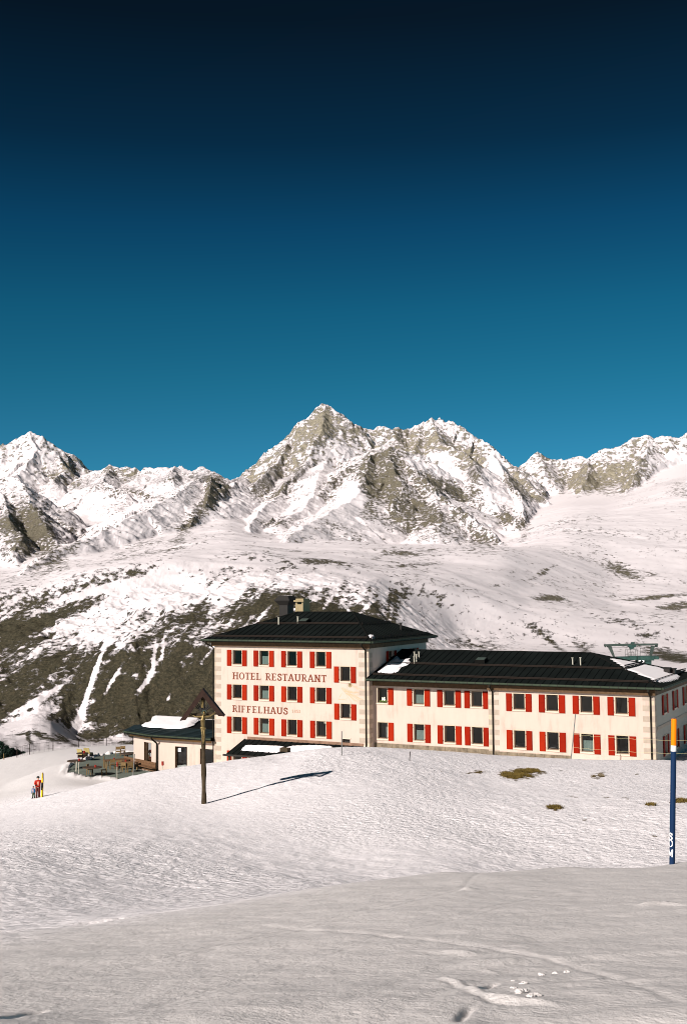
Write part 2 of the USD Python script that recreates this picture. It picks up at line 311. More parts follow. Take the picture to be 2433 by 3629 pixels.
RBF = RBFInterpolator(warp(CP[:, 0], CP[:, 1]), CP[:, 2], kernel='thin_plate_spline', smoothing=0.002)
TERR_PX = [(256, 2738), (263, 2715), (281, 2705), (326, 2695), (366, 2680), (411, 2673), (467, 2668), (480, 2690), (560, 2715), (600, 2745), (480, 2756), (427, 2760), (386, 2753), (344, 2752), (300, 2748)]
TERR_Z = -15.3
TERRACE = Polygon([tuple(at_z(x, y, TERR_Z)[:2]) for x, y in TERR_PX]).buffer(0.3)
def gz(X, Y):
    "height of the snow, broad shape only"
    X, Y = np.atleast_1d(np.asarray(X, float)), np.atleast_1d(np.asarray(Y, float))
    out = np.empty(X.size); xf, yf = X.ravel(), Y.ravel()
    for i in range(0, X.size, 60000): out[i:i + 60000] = RBF(warp(xf[i:i + 60000], yf[i:i + 60000]))
    out = out.reshape(X.shape)
    rim = np.interp(X / Y, [-.5, -.30, -.18, -.1, .1, .5], [138, 138, 152, 160, 185, 190])
    over = np.clip(Y - rim, 0, None)
    return out - 0.55 * over - np.where(over > 0, 0, 0)
def on_ground(px, py, d):
    "the point of the ground on the view line near depth d"
    v = ray(px, py); ds = np.linspace(d * .8, d * 1.25, 400)
    z = gz(v[0] * ds, ds); k = np.argmin(np.abs(z - v[2] * ds)); return np.array([v[0] * ds[k], ds[k], z[k]])

def build_ground():
    t = np.concatenate([-np.geomspace(4, .36, 26), np.linspace(-.345, .345, 700), np.geomspace(.36, 4, 26)])
    d = np.concatenate([np.geomspace(2.4, 4.0, 12)[:-1], np.geomspace(4.0, 100, 560), np.linspace(100.6, 190, 110), np.linspace(200, 420, 8)])
    T, D = np.meshgrid(t, d); X, Y = T * D, D
    Z = gz(X, Y)
    de = np.interp(T, (np.array([0, 300, 600, 1100, 1550, 2000, 2433]) - CX) / FPX, [9.6, 10.8, 12, 13.6, 14.8, 15.4, 15.8])
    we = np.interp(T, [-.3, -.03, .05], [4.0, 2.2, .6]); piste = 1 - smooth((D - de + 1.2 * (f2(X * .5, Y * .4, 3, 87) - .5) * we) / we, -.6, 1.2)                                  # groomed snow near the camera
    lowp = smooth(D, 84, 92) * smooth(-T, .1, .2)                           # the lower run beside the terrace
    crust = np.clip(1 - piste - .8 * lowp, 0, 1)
    fade = 1 - smooth(D, 150, 185)
    # wind crust and old tracks on the hill
    lump = (f2(X * 1.9, Y * 1.5, 3, 3) - .5) * .10 + (ridged(X * .9 + .3 * Y, Y * .7, 3, 11) - .5) * .06
    big = (f2(X * .16, Y * .11, 3, 5) - .5) * .28
    soft = smooth(f2(X * .10, Y * .10, 2, 8), .36, .62)
    Z = Z + crust * fade * (lump * (.35 + .65 * soft) + big * smooth(D, 17, 26))
    pg = (f2(X * 5.5, Y * 5.5, 4, 21) - .5) * .020 + (f2(X * 1.2, Y * 1.2, 3, 22) - .5) * .05
    # the sweep of a groomer and of turning skis
    ang = .34; u = X * math.cos(ang) + Y * math.sin(ang); w = -X * math.sin(ang) + Y * math.cos(ang)
    pg += (n2(u * .35, w * 7.0, 31) - .5) * .022 * smooth(X / D, -.05, .2) + (n2(u * .5, w * 2.4, 32) - .5) * .03
    Z = Z + piste * pg + lowp * (f2(X * .9, Y * .9, 3, 41) - .5) * .07
    # single ridges and furrows: (pixels, depths, height, half width)
    def furrow(px, h, hw, dash=None):
        nonlocal Z
        P = [on_ground(*q)[:2] for q in px]
        L = LineString(P); bx = L.bounds
        sel = (X > bx[0] - 6 * hw) & (X < bx[2] + 6 * hw) & (Y > bx[1] - 6 * hw) & (Y < bx[3] + 6 * hw)
        if not sel.any(): return
        q = np.stack([X[sel], Y[sel]], -1); best = np.full(len(q), 9e9); along = np.zeros(len(q)); acc = 0
        for a, b in zip(P[:-1], P[1:]):
            ab = b - a; l = np.linalg.norm(ab); k = np.clip(((q - a) @ ab) / l**2, 0, 1)
            dd = np.linalg.norm(q - a - k[:, None] * ab, axis=1); along = np.where(dd < best, acc + k * l, along); best = np.minimum(best, dd); acc += l
        g = np.exp(-(best / hw) ** 2) * h * (.5 + n2(along * 6, along * 0, 51)) * smooth(along, -.01, .15) * smooth(acc - along, -.01, .15)
        Z[sel] += g
    for q, dx in (([(300, 3629, 4.4), (800, 3500, 6.0), (1300, 3330, 8.6), (2000, 3160, 12.5)], 0), ([(2433, 3560, 5.0), (2000, 3420, 7.0), (1500, 3330, 8.6), (900, 3280, 10)], 0), ([(900, 3629, 4.3), (1250, 3540, 5.4), (1800, 3350, 8.3), (2433, 3230, 10.6)], 0), ([(0, 3520, 5.8), (500, 3420, 7.5), (1200, 3250, 11), (1700, 3130, 13.6)], 0), ([(1300, 3629, 4.3), (1700, 3480, 6.3), (2433, 3400, 7.3)], 0)):
        tck = np.array(q, float); uu = np.linspace(0, 1, 14); cs = np.stack([PchipInterpolator(np.linspace(0, 1, len(q)), tck[:, i])(uu) for i in range(3)], -1)
        for off in (0, 26): furrow([(x + off, y + off * .2, d) for x, y, d in cs], -.005, .04)
    for px, h, hw in [([(1560, 3470, 6.6), (1720, 3530, 5.9), (1900, 3550, 5.6), (2010, 3568, 5.3)], .015, .03),
                      ([(1570, 3480, 6.5), (1740, 3545, 5.7), (1900, 3565, 5.4)], -.012, .03),
                      ([(1620, 3625, 4.5), (1650, 3580, 4.9), (1680, 3555, 5.1)], -.022, .02), ([(1710, 3512, 5.6), (1755, 3487, 5.9)], -.05, .02),
                      ([(2030, 3480, 6.1), (2190, 3480, 6.0), (2300, 3496, 5.8)], .012, .02), ([(2250, 3212, 10.5), (2340, 3206, 10.6), (2480, 3215, 10.3)], .028, .05),
                      ([(1680, 3437, 6.9), (1780, 3452, 6.6)], .012, .02), ([(2280, 3335, 8.2), (2433, 3325, 8.3)], .014, .03),
                      ([(1620, 3158, 12), (1700, 3152, 12.2)], .04, .08), ([(0, 3610, 4.6), (120, 3590, 4.8), (170, 3580, 4.9)], -.04, .03),
                      ([(1750, 3430, 7), (1850, 3405, 7.3)], .014, .04), ([(1560, 3375, 7.8), (1720, 3390, 7.5)], .015, .06),
                      ([(420, 3258, 14.4), (560, 3240, 15.5)], -.12, .6)]:
        furrow(px, h, hw)
    # cleared terrace, with a ploughed bank round it
    sel = (Y > 85) & (Y < 125) & (X < -8) & (X > -32)
    pts = np.stack([X[sel], Y[sel]], -1)
    from shapely import points as spts, distance as sdist, contains as scont, prepare
    prepare(TERRACE); P = spts(pts); inside = scont(TERRACE, P); dist = np.where(inside, -1, 1) * sdist(TERRACE.exterior, P)
    z = Z[sel]; wob = (f2(pts[:, 0] * 1.3, pts[:, 1] * 1.3, 3, 61) - .35) * .8
    bank = np.exp(-((dist - .35) / .55) ** 2) * np.clip(wob, 0, 1) * 1.2
    z = np.where(inside, np.minimum(z, TERR_Z - .25 - 0 * z), z)
    near = smooth(dist, 0.0, 6.0); z = np.where(inside, z, (TERR_Z - .02) * (1 - near) + z * near + bank)
    Z[sel] = z
    # bare grassy spots
    px, py = proj(np.stack([X, Y, Z], -1)); bare = np.zeros_like(X)
    front = (D > 30) & (D < 90)
    def spot(cx, cy, rx, ry, a=.75):
        g = np.exp(-(((px - cx) / rx) ** 2 + ((py - cy) / ry) ** 2) ** 1.5) * a
        np.maximum(bare, np.where(front, g, 0), out=bare)
    spot(1835, 2745, 80, 25, .95); spot(1880, 2738, 60, 14, .9); spot(1700, 2737, 36, 8, .7); spot(1650, 2740, 40, 5, .5); spot(1980, 2734, 34, 6, .6); spot(1960, 2863, 34, 13, .8); spot(1965, 2850, 46, 9, .6); spot(2115, 2752, 34, 11, .66); spot(2140, 2740, 46, 5, .5)
    spot(2025, 2825, 40, 8, .62); spot(2308, 2853, 30, 7, .8); spot(2410, 2842, 44, 8, .8); spot(2318, 2970, 20, 9, .7); spot(2360, 2968, 16, 6, .66); spot(2150, 2824, 26, 6, .6); spot(2210, 2830, 30, 7, .6); spot(2080, 2938, 24, 6, .6); spot(2070, 2908, 22, 4, .6)
    spot(2200, 2950, 30, 4, .55); spot(2400, 2870, 24, 8, .6); spot(2260, 2745, 16, 5, .6); spot(1560, 2733, 20, 3, .45); spot(2210, 2748, 24, 4, .5); spot(1440, 2720, 12, 3, .5); spot(1900, 2910, 18, 4, .45)
    sc = smooth(f2(X * .9, Y * .45, 3, 71), .55, .78) * .55 * np.exp(-((px - 2120) / 260) ** 2 - ((py - 2850) / 110) ** 2)
    bare = np.maximum(bare, np.where(front, sc, 0))
    bare = np.clip(bare + np.where(bare > .12, (f2(X * 2.0, Y * 1.0, 4, 73) - .5) * 1.1, 0), 0, 1)
    Z += .05 * smooth(bare, .4, .8) * (n2(X * 5, Y * 5, 72) - .2)
    crust = np.clip(crust * (.32 + .62 * smooth(f2(X * .16 + 3, Y * .13, 3, 83), .38, .62)), .10, 1.2) * np.where(D > 60, .8, 1)
    p = usdkit.mesh(stage, '/World/ground', (np.stack([X, Y, Z], -1).reshape(-1, 3), grid_faces(len(d), len(t))), M['snow_ground'], True).GetPrim()
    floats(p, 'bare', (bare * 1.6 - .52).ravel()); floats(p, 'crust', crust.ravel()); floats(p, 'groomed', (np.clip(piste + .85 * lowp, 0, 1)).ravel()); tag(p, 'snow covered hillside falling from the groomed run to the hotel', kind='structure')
    # the slope behind and beside the camera
    x, y = np.linspace(-80, 80, 41), np.linspace(-90, 2.4, 30); Xb, Yb = np.meshgrid(x, y)
    Zb = -1.65 + np.where(Yb < 0, -Yb * .05, 0) + (f2(Xb * .2, Yb * .2, 3, 5) - .5) * .2 * smooth(np.hypot(Xb, Yb), 4, 20)
    p = usdkit.mesh(stage, '/World/upper_slope', (np.stack([Xb, Yb, Zb], -1).reshape(-1, 3), grid_faces(30, 41)), M['snow_ground'], True).GetPrim()
    floats(p, 'crust', np.full(Xb.size, .15)); floats(p, 'groomed', np.ones(Xb.size)); floats(p, 'bare', np.full(Xb.size, -.9)); tag(p, 'snow slope behind the viewpoint', kind='structure')
    return px, py, bare, X, Y, Z
GROUND = build_ground()

# ------------------------------------------------------------------ mountains
DS = 2433 / 1568.                                                       # the numbers below are pixels of the photograph at 1568 wide
def dat(x, y, d): return at(x * DS, y * DS, d)
ROWS = [  # depth, {x: y}; negative numbers are heights in metres
    (190, {0: -45, 500: -48, 900: -40, 1568: -34}), (450, {0: -92, 700: -85, 1000: -48, 1568: -33}),
    (1330, {0: 1690, 60: 1690, 150: 1702, 300: 1716, 500: 1730, 800: 1700, 1000: 1640, 1300: 1580, 1568: 1556}),
    (1600, {0: 1652, 60: 1640, 100: 1626, 180: 1688, 300: 1692, 480: 1702, 700: 1690, 900: 1600, 1000: 1545, 1300: 1520, 1568: 1530}),
    (1765, {0: 1560, 150: 1540, 300: 1490, 500: 1470, 650: 1455, 850: 1460, 950: 1490, 1050: 1520, 1300: 1515, 1568: 1518}),
    (2200, {0: 1448, 150: 1425, 300: 1385, 500: 1345, 650: 1330, 850: 1345, 950: 1405, 1050: 1470, 1300: 1480, 1568: 1490}),
    (2600, {0: 1352, 100: 1335, 200: 1305, 400: 1268, 600: 1262, 800: 1287, 1000: 1330, 1200: 1400, 1400: 1420, 1568: 1430}),
    (3600, {0: 1312, 150: 1285, 300: 1268, 450: 1245, 520: 1240, 600: 1245, 800: 1248, 1000: 1262, 1150: 1264, 1250: 1292, 1400: 1340, 1568: 1345}),
    (4800, {0: 1245, 200: 1232, 400: 1205, 520: 1195, 600: 1215, 700: 1228, 800: 1235, 900: 1240, 1000: 1238, 1150: 1246, 1230: 1215, 1300: 1195, 1568: 1195}),
    (6500, {0: 1160, 200: 1162, 300: 1168, 400: 1160, 520: 1140, 600: 1165, 700: 1172, 800: 1175, 1000: 1180, 1130: 1180, 1200: 1168, 1300: 1148, 1400: 1142, 1568: 1090}),
    (8200, {0: 1110, 180: 1118, 540: 1128, 900: 1080, 1200: 1120, 1300: 1115, 1568: 1060}), (9800, {0: -900, 1568: -900})]
RIDGES = [  # slope, roughness, [(x, y, depth)]
    (.80, 1, [(-80, 1075, 7600), (0, 1022, 7500), (40, 1006, 7500), (70, 992, 7500), (100, 1005, 7450), (130, 1035, 7400), (160, 1058, 7350), (187, 1093, 7300)]),
    (.75, .8, [(70, 992, 7500), (85, 1030, 7250), (60, 1075, 6900), (20, 1100, 6600)]), (.9, .8, [(130, 1035, 7400), (150, 1075, 7000), (120, 1105, 6600)]),
    (.7, 1, [(187, 1093, 6900), (215, 1082, 6800), (245, 1070, 6800), (280, 1076, 6800), (310, 1079, 6800), (350, 1078, 6700), (400, 1067, 6700), (425, 1076, 6650), (445, 1080, 6600), (462, 1075, 6600), (480, 1088, 6550), (500, 1093, 6500), (525, 1102, 6500), (560, 1100, 6700)]),
    (.7, .8, [(400, 1067, 6700), (390, 1100, 6300), (410, 1125, 6000)]), (.7, .8, [(245, 1070, 6800), (235, 1105, 6400), (300, 1135, 6000)]),
    (.5, .6, [(455, 1098, 5900), (430, 1115, 5500), (390, 1140, 5100), (330, 1175, 4700), (240, 1215, 4300), (140, 1255, 3900), (40, 1310, 3500)]),
    (.95, 1, [(490, 1092, 5900), (478, 1130, 5400), (450, 1185, 4900), (420, 1225, 4600), (390, 1250, 4400)]),
    (.8, 1, [(540, 1105, 6300), (520, 1120, 6000), (515, 1145, 5700)]),
    (.7, .9, [(10, 1095, 5600), (45, 1110, 5400), (70, 1150, 5100), (95, 1195, 4750), (130, 1245, 4300)]),
    (.7, .9, [(-40, 1105, 5600), (10, 1145, 5200), (20, 1190, 4700), (50, 1240, 4300), (30, 1285, 3900)]),
    (1.0, 1.3, [(530, 1107, 7000), (555, 1095, 7100), (590, 1066, 7250), (620, 1045, 7350), (640, 1022, 7400), (660, 1001, 7450), (680, 985, 7500), (700, 966, 7540), (715, 956, 7560), (728, 940, 7580), (745, 929, 7600), (757, 938, 7600), (775, 957, 7600), (800, 978, 7600), (825, 986, 7600), (850, 986, 7600), (870, 981, 7600), (882, 983, 7600), (892, 1001, 7600), (903, 990, 7650), (915, 987, 7700), (940, 989, 7750), (955, 976, 7780), (968, 967, 7800), (985, 957, 7800), (1000, 966, 7800), (1015, 967, 7780), (1030, 967, 7750), (1045, 980, 7700), (1060, 986, 7650), (1075, 1002, 7600), (1100, 1018, 7500), (1130, 1034, 7350), (1160, 1058, 7200), (1185, 1086, 7050), (1210, 1118, 6850), (1250, 1148, 6600)]),
    (.9, 1, [(745, 929, 7600), (735, 985, 7150), (700, 1055, 6700), (650, 1120, 6200), (610, 1175, 5700)]),
    (.9, 1, [(660, 1001, 7450), (650, 1040, 7000), (610, 1085, 6600), (570, 1120, 6300)]),
    (.85, 1, [(800, 978, 7600), (785, 1040, 7000), (760, 1095, 6600)]),
    (.95, 1.2, [(820, 1062, 6250), (845, 1046, 6300), (865, 1040, 6350), (885, 1019, 6400), (897, 1035, 6350), (920, 1056, 6250), (940, 1078, 6050), (960, 1096, 5900), (1000, 1131, 5600), (1030, 1155, 5400), (1060, 1182, 5150), (1110, 1222, 4850), (1145, 1244, 4600)]),
    (.9, 1, [(820, 1062, 6250), (770, 1095, 6100), (710, 1145, 5700), (650, 1185, 5300), (600, 1205, 5000)]),
    (.7, 1.2, [(845, 1046, 6300), (838, 1092, 5950), (816, 1126, 5600), (824, 1152, 5350)]),
    (.65, 1.2, [(885, 1019, 6400), (896, 1078, 6000), (914, 1122, 5650), (902, 1168, 5300)]),
    (.85, 1, [(985, 957, 7800), (1000, 1015, 7300), (1060, 1042, 6950), (1085, 1062, 6650), (1092, 1095, 6300)]),
    (.8, .8, [(968, 967, 7800), (945, 1030, 7300), (960, 1075, 6900), (1040, 1130, 6300)]),
    (1.0, 1, [(1130, 1034, 7350), (1145, 1080, 6900), (1165, 1110, 6500), (1190, 1160, 6000), (1205, 1212, 5400)]),
    (.8, 1, [(1090, 1140, 6000), (1130, 1165, 5700), (1160, 1185, 5500), (1190, 1195, 5350)]),
    (.8, 1, [(1180, 1080, 8000), (1205, 1061, 8000), (1220, 1046, 8000), (1232, 1040, 8000), (1245, 1046, 8000), (1262, 1054, 8000), (1290, 1054, 8000), (1320, 1047, 7950), (1350, 1047, 7900), (1375, 1036, 7850), (1395, 1028, 7800), (1425, 1010, 7800), (1450, 1007, 7800), (1475, 1002, 7800), (1495, 1007, 7800), (1520, 1000, 7800), (1545, 1003, 7800), (1568, 995, 7800), (1650, 985, 7800)]),
    (.9, 1, [(1475, 1002, 7800), (1470, 1050, 7300), (1455, 1085, 7000), (1430, 1130, 6600)]), (.85, 1, [(1350, 1047, 7900), (1340, 1085, 7400), (1330, 1120, 7000)]),
    (.8, .8, [(1232, 1040, 8000), (1245, 1090, 7500), (1270, 1120, 7200)]), (.8, .8, [(1640, 1080, 6600), (1590, 1090, 6300), (1560, 1130, 6000), (1540, 1150, 5800)]),
    (.42, .35, [(820, 1128, 5500), (770, 1160, 5150), (710, 1200, 4600), (660, 1235, 4000)]), (.5, .5, [(640, 1130, 6000), (600, 1165, 5500), (575, 1195, 5000), (560, 1225, 4400)]),
    (.45, .5, [(735, 1060, 6600), (720, 1120, 6000), (690, 1165, 5400), (640, 1200, 4900)]), (.5, .6, [(1000, 1131, 5600), (1010, 1180, 5150), (1000, 1225, 4600)]),
    (.35, .4, [(1330, 1190, 5200), (1390, 1240, 4600), (1420, 1290, 4100), (1440, 1330, 3800)])]
ROCK = [  # (x, y, half length, half width, tilt in degrees, strength)
    (160, 1072, 26, 12, 50, .6), (140, 1100, 40, 8, 20, .5), (60, 1060, 70, 40, 0, -.1), (230, 1115, 50, 14, 15, .32), (330, 1130, 60, 10, 12, .45), (400, 1090, 110, 14, 0, .3), (270, 1080, 50, 10, 5, .3),
    (500, 1115, 34, 26, 40, .75), (470, 1160, 36, 18, 115, .55), (420, 1215, 50, 14, 125, .5), (250, 1205, 190, 14, -27, .2), (470, 1110, 60, 22, -10, .16),
    (60, 1190, 70, 60, 55, .42), (100, 1230, 60, 24, 60, .4), (30, 1240, 60, 60, 0, .32),
    (745, 955, 34, 40, 0, .5), (730, 985, 20, 50, 20, .25), (690, 1000, 60, 30, -40, .3), (620, 1080, 60, 40, -30, .32), (640, 1130, 60, 24, -35, .38), (590, 1120, 30, 26, -20, .35), (680, 1070, 50, 36, 0, .25), (640, 1195, 30, 8, -20, .6),
    (860, 1060, 60, 40, 0, .5), (880, 1110, 60, 60, 0, .45), (760, 1110, 60, 30, -35, .3), (840, 1150, 24, 50, 0, .45), (960, 1170, 70, 50, 35, .4), (1040, 1210, 110, 22, 32, .45), (900, 1190, 60, 20, 20, .3), (1110, 1235, 40, 12, 20, .4),
    (830, 990, 60, 14, 0, .32), (930, 1010, 40, 30, 0, .4), (980, 1000, 60, 24, 20, .3), (1040, 1030, 60, 20, 10, .25), (1020, 1075, 26, 14, 0, -.6), (985, 1100, 50, 16, 25, .45), (1040, 1130, 60, 18, 30, .5), (1090, 1070, 30, 40, 20, .45), (1130, 1090, 24, 60, 0, -.5), (1185, 1110, 50, 22, 55, .55), (1160, 1185, 40, 16, 20, .55), (1200, 1200, 12, 30, 10, .6), (1240, 1140, 22, 10, 30, .55),
    (1232, 1062, 40, 22, 0, .32), (1290, 1085, 70, 20, -20, .28), (1375, 1105, 70, 36, 5, .55), (1330, 1110, 40, 24, 0, .35), (1430, 1075, 46, 30, -20, .42), (1470, 1040, 60, 26, 0, .15), (1530, 1012, 50, 10, 0, .2), (1555, 1120, 30, 22, 0, .55), (1540, 1060, 40, 34, 0, -.4), (1300, 1150, 90, 16, 0, -.5), (1150, 1300, 200, 30, 0, -.12),
    (1330, 1240, 60, 10, 30, .2), (1390, 1270, 70, 16, 40, .26), (1410, 1305, 60, 14, 20, .36), (1490, 1310, 30, 8, 10, .3),
    (40, 1400, 90, 60, 0, .5), (30, 1440, 60, 30, 0, .3), (180, 1385, 60, 16, -25, .55), (300, 1410, 50, 14, -20, .1), (430, 1410, 60, 16, -30, .4), (560, 1395, 90, 14, -14, .42), (650, 1370, 60, 24, -10, .45), (870, 1395, 60, 26, -40, .4), (700, 1350, 80, 12, 0, .2), 
    (200, 1600, 14, 90, 25, -.42), (160, 1620, 40, 40, 0, -.1), (330, 1580, 40, 12, -50, -.3), (90, 1620, 50, 22, -35, -.65), (290, 1540, 90, 10, -25, -.3), (300, 1690, 60, 8, 0, -.7), (40, 1655, 60, 10, 10, .1), (150, 1660, 80, 14, 0, -.5), (105, 1682, 40, 7, 20, .8), (150, 1690, 36, 6, 30, .8), (40, 1672, 40, 6, 10, .5), (70, 1690, 20, 6, 60, .6), (30, 1600, 40, 14, 20, .3),
    (720, 1285, 110, 5, 3, .42), (920, 1262, 60, 6, 5, .38), (960, 1290, 90, 4, -3, .3), (1140, 1303, 70, 4, 4, .35), (1250, 1365, 44, 7, 4, .75), (1240, 1306, 40, 8, -30, .4), (1400, 1365, 30, 4, 0, .3), (1490, 1368, 80, 5, -6, .62), (1550, 1385, 50, 8, -8, .55), (1150, 1335, 26, 6, 0, .45), (600, 1300, 120, 8, -8, .2), (350, 1280, 140, 16, -22, .16), (300, 1320, 60, 8, -25, .2), (1230, 1440, 40, 10, 20, .3), (1330, 1475, 26, 14, 20, .4), (1270, 1470, 46, 6, 35, .4), (1420, 1420, 60, 10, 10, .3), (1480, 1450, 60, 10, 5, .3), (1060, 1470, 70, 12, 12, .45), (1130, 1470, 30, 8, 0, .35), (1540, 1500, 60, 14, 10, .5), (1440, 1470, 40, 8, 0, .4),
    # snow filled gullies and ledges of the dark cliff
    (203, 1580, 110, 5, 110, -1.0), (222, 1520, 50, 5, 112, -.9), (255, 1560, 60, 4, 118, -.8), (180, 1650, 40, 7, 108, -.9), (330, 1560, 34, 7, 130, -.9), (350, 1500, 30, 5, 100, -.8), (372, 1480, 30, 4, 100, -.7), (345, 1530, 34, 5, 125, -.8), (385, 1590, 30, 4, 115, -.6),
    (270, 1540, 60, 5, 125, -.6), (300, 1545, 34, 10, 10, -.5), (80, 1600, 90, 7, -32, -.8), (60, 1640, 70, 10, -20, -.8), (330, 1478, 60, 5, -10, -.6), (270, 1470, 30, 8, 20, -.5),
    (420, 1600, 40, 3, 120, -.4), (470, 1500, 50, 3, 125, -.5), (545, 1440, 60, 4, 130, -.5), (600, 1400, 50, 4, 130, -.5), (800, 1400, 40, 4, 50, -.7), (850, 1370, 60, 4, 135, -.6), (740, 1390, 30, 4, 120, -.5), (670, 1420, 40, 3, 60, -.5),
    (800, 1150, 26, 50, 10, -.5), (800, 1040, 40, 30, 0, -.2), (960, 1060, 40, 14, 20, -.3), (1000, 1040, 30, 10, 10, -.25), (560, 1150, 50, 30, 0, -.2),
    (1520, 1500, 60, 10, 10, .4), (1500, 1480, 40, 8, 8, .35), (660, 1215, 200, 10, -5, .12), (560, 1300, 160, 40, -15, .08), (850, 1300, 200, 40, 0, .07), (300, 1260, 170, 24, -25, .2), (120, 1290, 60, 20, -25, .25)]
def build_mountains():
    t = np.concatenate([np.linspace(-.75, -.33, 24)[:-1], np.linspace(-.32, .32, 980), np.linspace(.33, .75, 24)[1:]])
    d = np.concatenate([np.linspace(190, 1450, 46), np.linspace(1462, 2300, 205), np.linspace(2313, 4300, 128), np.linspace(4310, 8000, 345), np.linspace(8020, 9800, 26)])
    T, D = np.meshgrid(t, d); X, Y = T * D, D
    Zr = []
    for dep, pts in ROWS:
        xs = np.array(sorted(pts)); ts, zs = [], []
        for x in xs:
            y = pts[x]
            v = dat(float(x), 1353., dep) if y < 0 else dat(float(x), float(y), dep)
            ts.append(v[0] / dep); zs.append(y if y < 0 else v[2])
        Zr.append(gaussian_filter(np.interp(t, ts, zs), 10))
    Z = PchipInterpolator([r[0] for r in ROWS], np.array(Zr), axis=0)(d)
    base = Z.copy()
    # benches and swells of the high pasture, gullies of the lower cliffs
    mid = smooth(D, 1900, 2600) * (1 - smooth(D, 5600, 6600))
    wx, wy = X + 120 * (n2(X / 260, Y / 260, 5) - .5), Y + 200 * (n2(X / 300, Y / 300, 6) - .5)
    Z += mid * ((f2(wx / 520, wy / 300, 3, 7) - .5) * 48 + (f2(wx / 130, wy / 60, 3, 9) - .5) * 12)
    cl = smooth(D, 1540, 1640) * (1 - smooth(D, 2050, 2600)) * smooth(-T, -.2, .02)
    Z += cl * ((ridged((wx + .5 * (Y - 1600)) / 75, wy / 330, 4, 15) - .6) * 34 + (f2(wx / 40, wy / 40, 4, 17) - .5) * 36)
    sh = smooth(D, 600, 900) * (1 - smooth(D, 1400, 1600)); Z += sh * (f2(wx / 60, wy / 60, 4, 19) - .5) * 22
    steep = np.zeros_like(Z)
    for k, (slope, rough, pts) in enumerate(RIDGES):
        P = np.array([dat(*map(float, q)) for q in pts])
        w = 1700.
        sel = (X > P[:, 0].min() - w) & (X < P[:, 0].max() + w) & (Y > P[:, 1].min() - w) & (Y < P[:, 1].max() + w)
        qx, qy = X[sel] + 90 * (f2(X[sel] / 240, Y[sel] / 240, 3, 61) - .5), Y[sel] + 130 * (f2(X[sel] / 240, Y[sel] / 240, 3, 62) - .5); best = np.full(qx.size, -9e9); along = np.zeros(qx.size); dist = np.zeros(qx.size); acc = 0.
        for a, b in zip(P[:-1], P[1:]):
            ab = b[:2] - a[:2]; l = np.linalg.norm(ab)
            u = np.clip(((qx - a[0]) * ab[0] + (qy - a[1]) * ab[1]) / l**2, 0, 1)
            dd = np.hypot(qx - a[0] - u * ab[0], qy - a[1] - u * ab[1])
            h = a[2] + u * (b[2] - a[2]) - slope * dd
            up = h > best; best = np.where(up, h, best); along = np.where(up, acc + u * l, along); dist = np.where(up, dd, dist); acc += l
        jag = (ridged(along / 70 + k * 13.7, along * 0 + k, 3, 23) - .55) * 26 * rough * np.exp(-dist / 160)
        gul = (ridged(along / 95 + .8 * n2(qx / 120, qy / 120, 27), dist / 300 + k * 3.1, 4, 25) - .5) * 105 * rough * smooth(dist, 10, 260)
        best += jag + gul
        top = best > Z[sel] - 25
        z = Z[sel]; blend = np.maximum(z, best); s = steep[sel]; s = np.where(best > z, rough, s); steep[sel] = s; Z[sel] = blend
    hi = gaussian_filter(steep, 2)
    Z += hi * ((ridged(X / 110 + .3, Y / 110, 5, 33) - .55) * 64 + (f2(X / 30, Y / 30, 3, 35) - .5) * 30) + mid * (1 - np.clip(hi, 0, 1)) * (f2(X / 40, Y / 30, 3, 37) - .5) * 5
    V = np.stack([X, Y, Z], -1)
    # where stone stands bare
    N = np.cross(np.gradient(V, axis=1), np.gradient(V, axis=0)); N /= np.linalg.norm(N, axis=-1, keepdims=True); N *= np.sign(N[..., 2:3])
    slope = np.hypot(N[..., 0], N[..., 1]) / np.maximum(N[..., 2], .05)
    px, py = proj(V); px, py = px / DS, py / DS
    qx = px + 26 * (f2(X / 300, Y / 300, 3, 43) - .5) + 12 * (n2(X / 60, Y / 60, 44) - .5); qy = py + 22 * (f2(X / 300, Y / 300, 3, 45) - .5) + 10 * (n2(X / 60, Z / 60, 46) - .5)
    rock = np.full_like(Z, .10) - .10 * smooth(D, 4800, 5600) + .08 * smooth(D, 6400, 6900) + np.clip(hi, 0, 1) * .10 + smooth(slope, .6, 1.5) * .30 * np.clip(hi + cl, 0, 1)
    rock += (f2(X / 190, Y / 190, 4, 47) - .5) * .9
    cz = smooth(D, 1480, 1600) * (1 - smooth(D, 2350, 2700)) * smooth(-T, -.12, -.03); band = f2((X + .9 * Z) / 260, (Z - .25 * X) / 34, 4, 49)
    streak = f2((X - .375 * Z + 9 * (n2(X / 40, Z / 40, 64) - .5)) / 13, Z / 110, 3, 63); fine = f2((X - .6 * Z) / 34, Z / 20, 3, 65)
    down = qy - np.interp(qx, [0, 180, 300, 450, 600, 700, 850, 950, 1050], [1385, 1395, 1405, 1385, 1350, 1335, 1345, 1400, 1500])
    rock += cz * ((-.05 + 1.08 * smooth(down, -15, 135)) * np.interp(qx, [0, 200, 300], [.72, .78, 1]) + ((band - .5) * 1.5 + (streak - .5) * 1.3 + (fine - .5) * 1.0) * np.interp(down, [0, 110, 220], [1, .8, .5]))
    for cx, cy, a, b, ang, s in ROCK:
        c, n = math.cos(math.radians(ang)), math.sin(math.radians(ang)); u, w = (qx - cx) * c + (qy - cy) * n, -(qx - cx) * n + (qy - cy) * c
        rock += s * ((.70 if 800 < cx < 1150 and cy > 1030 or cx < 480 and cy > 1150 else .62) if s > 0 and cy < 1260 else 1.) * np.exp(-((u / a) ** 2 + (w / b) ** 2) ** 1.3)
    rock += np.where(D < 600, -1, 0)
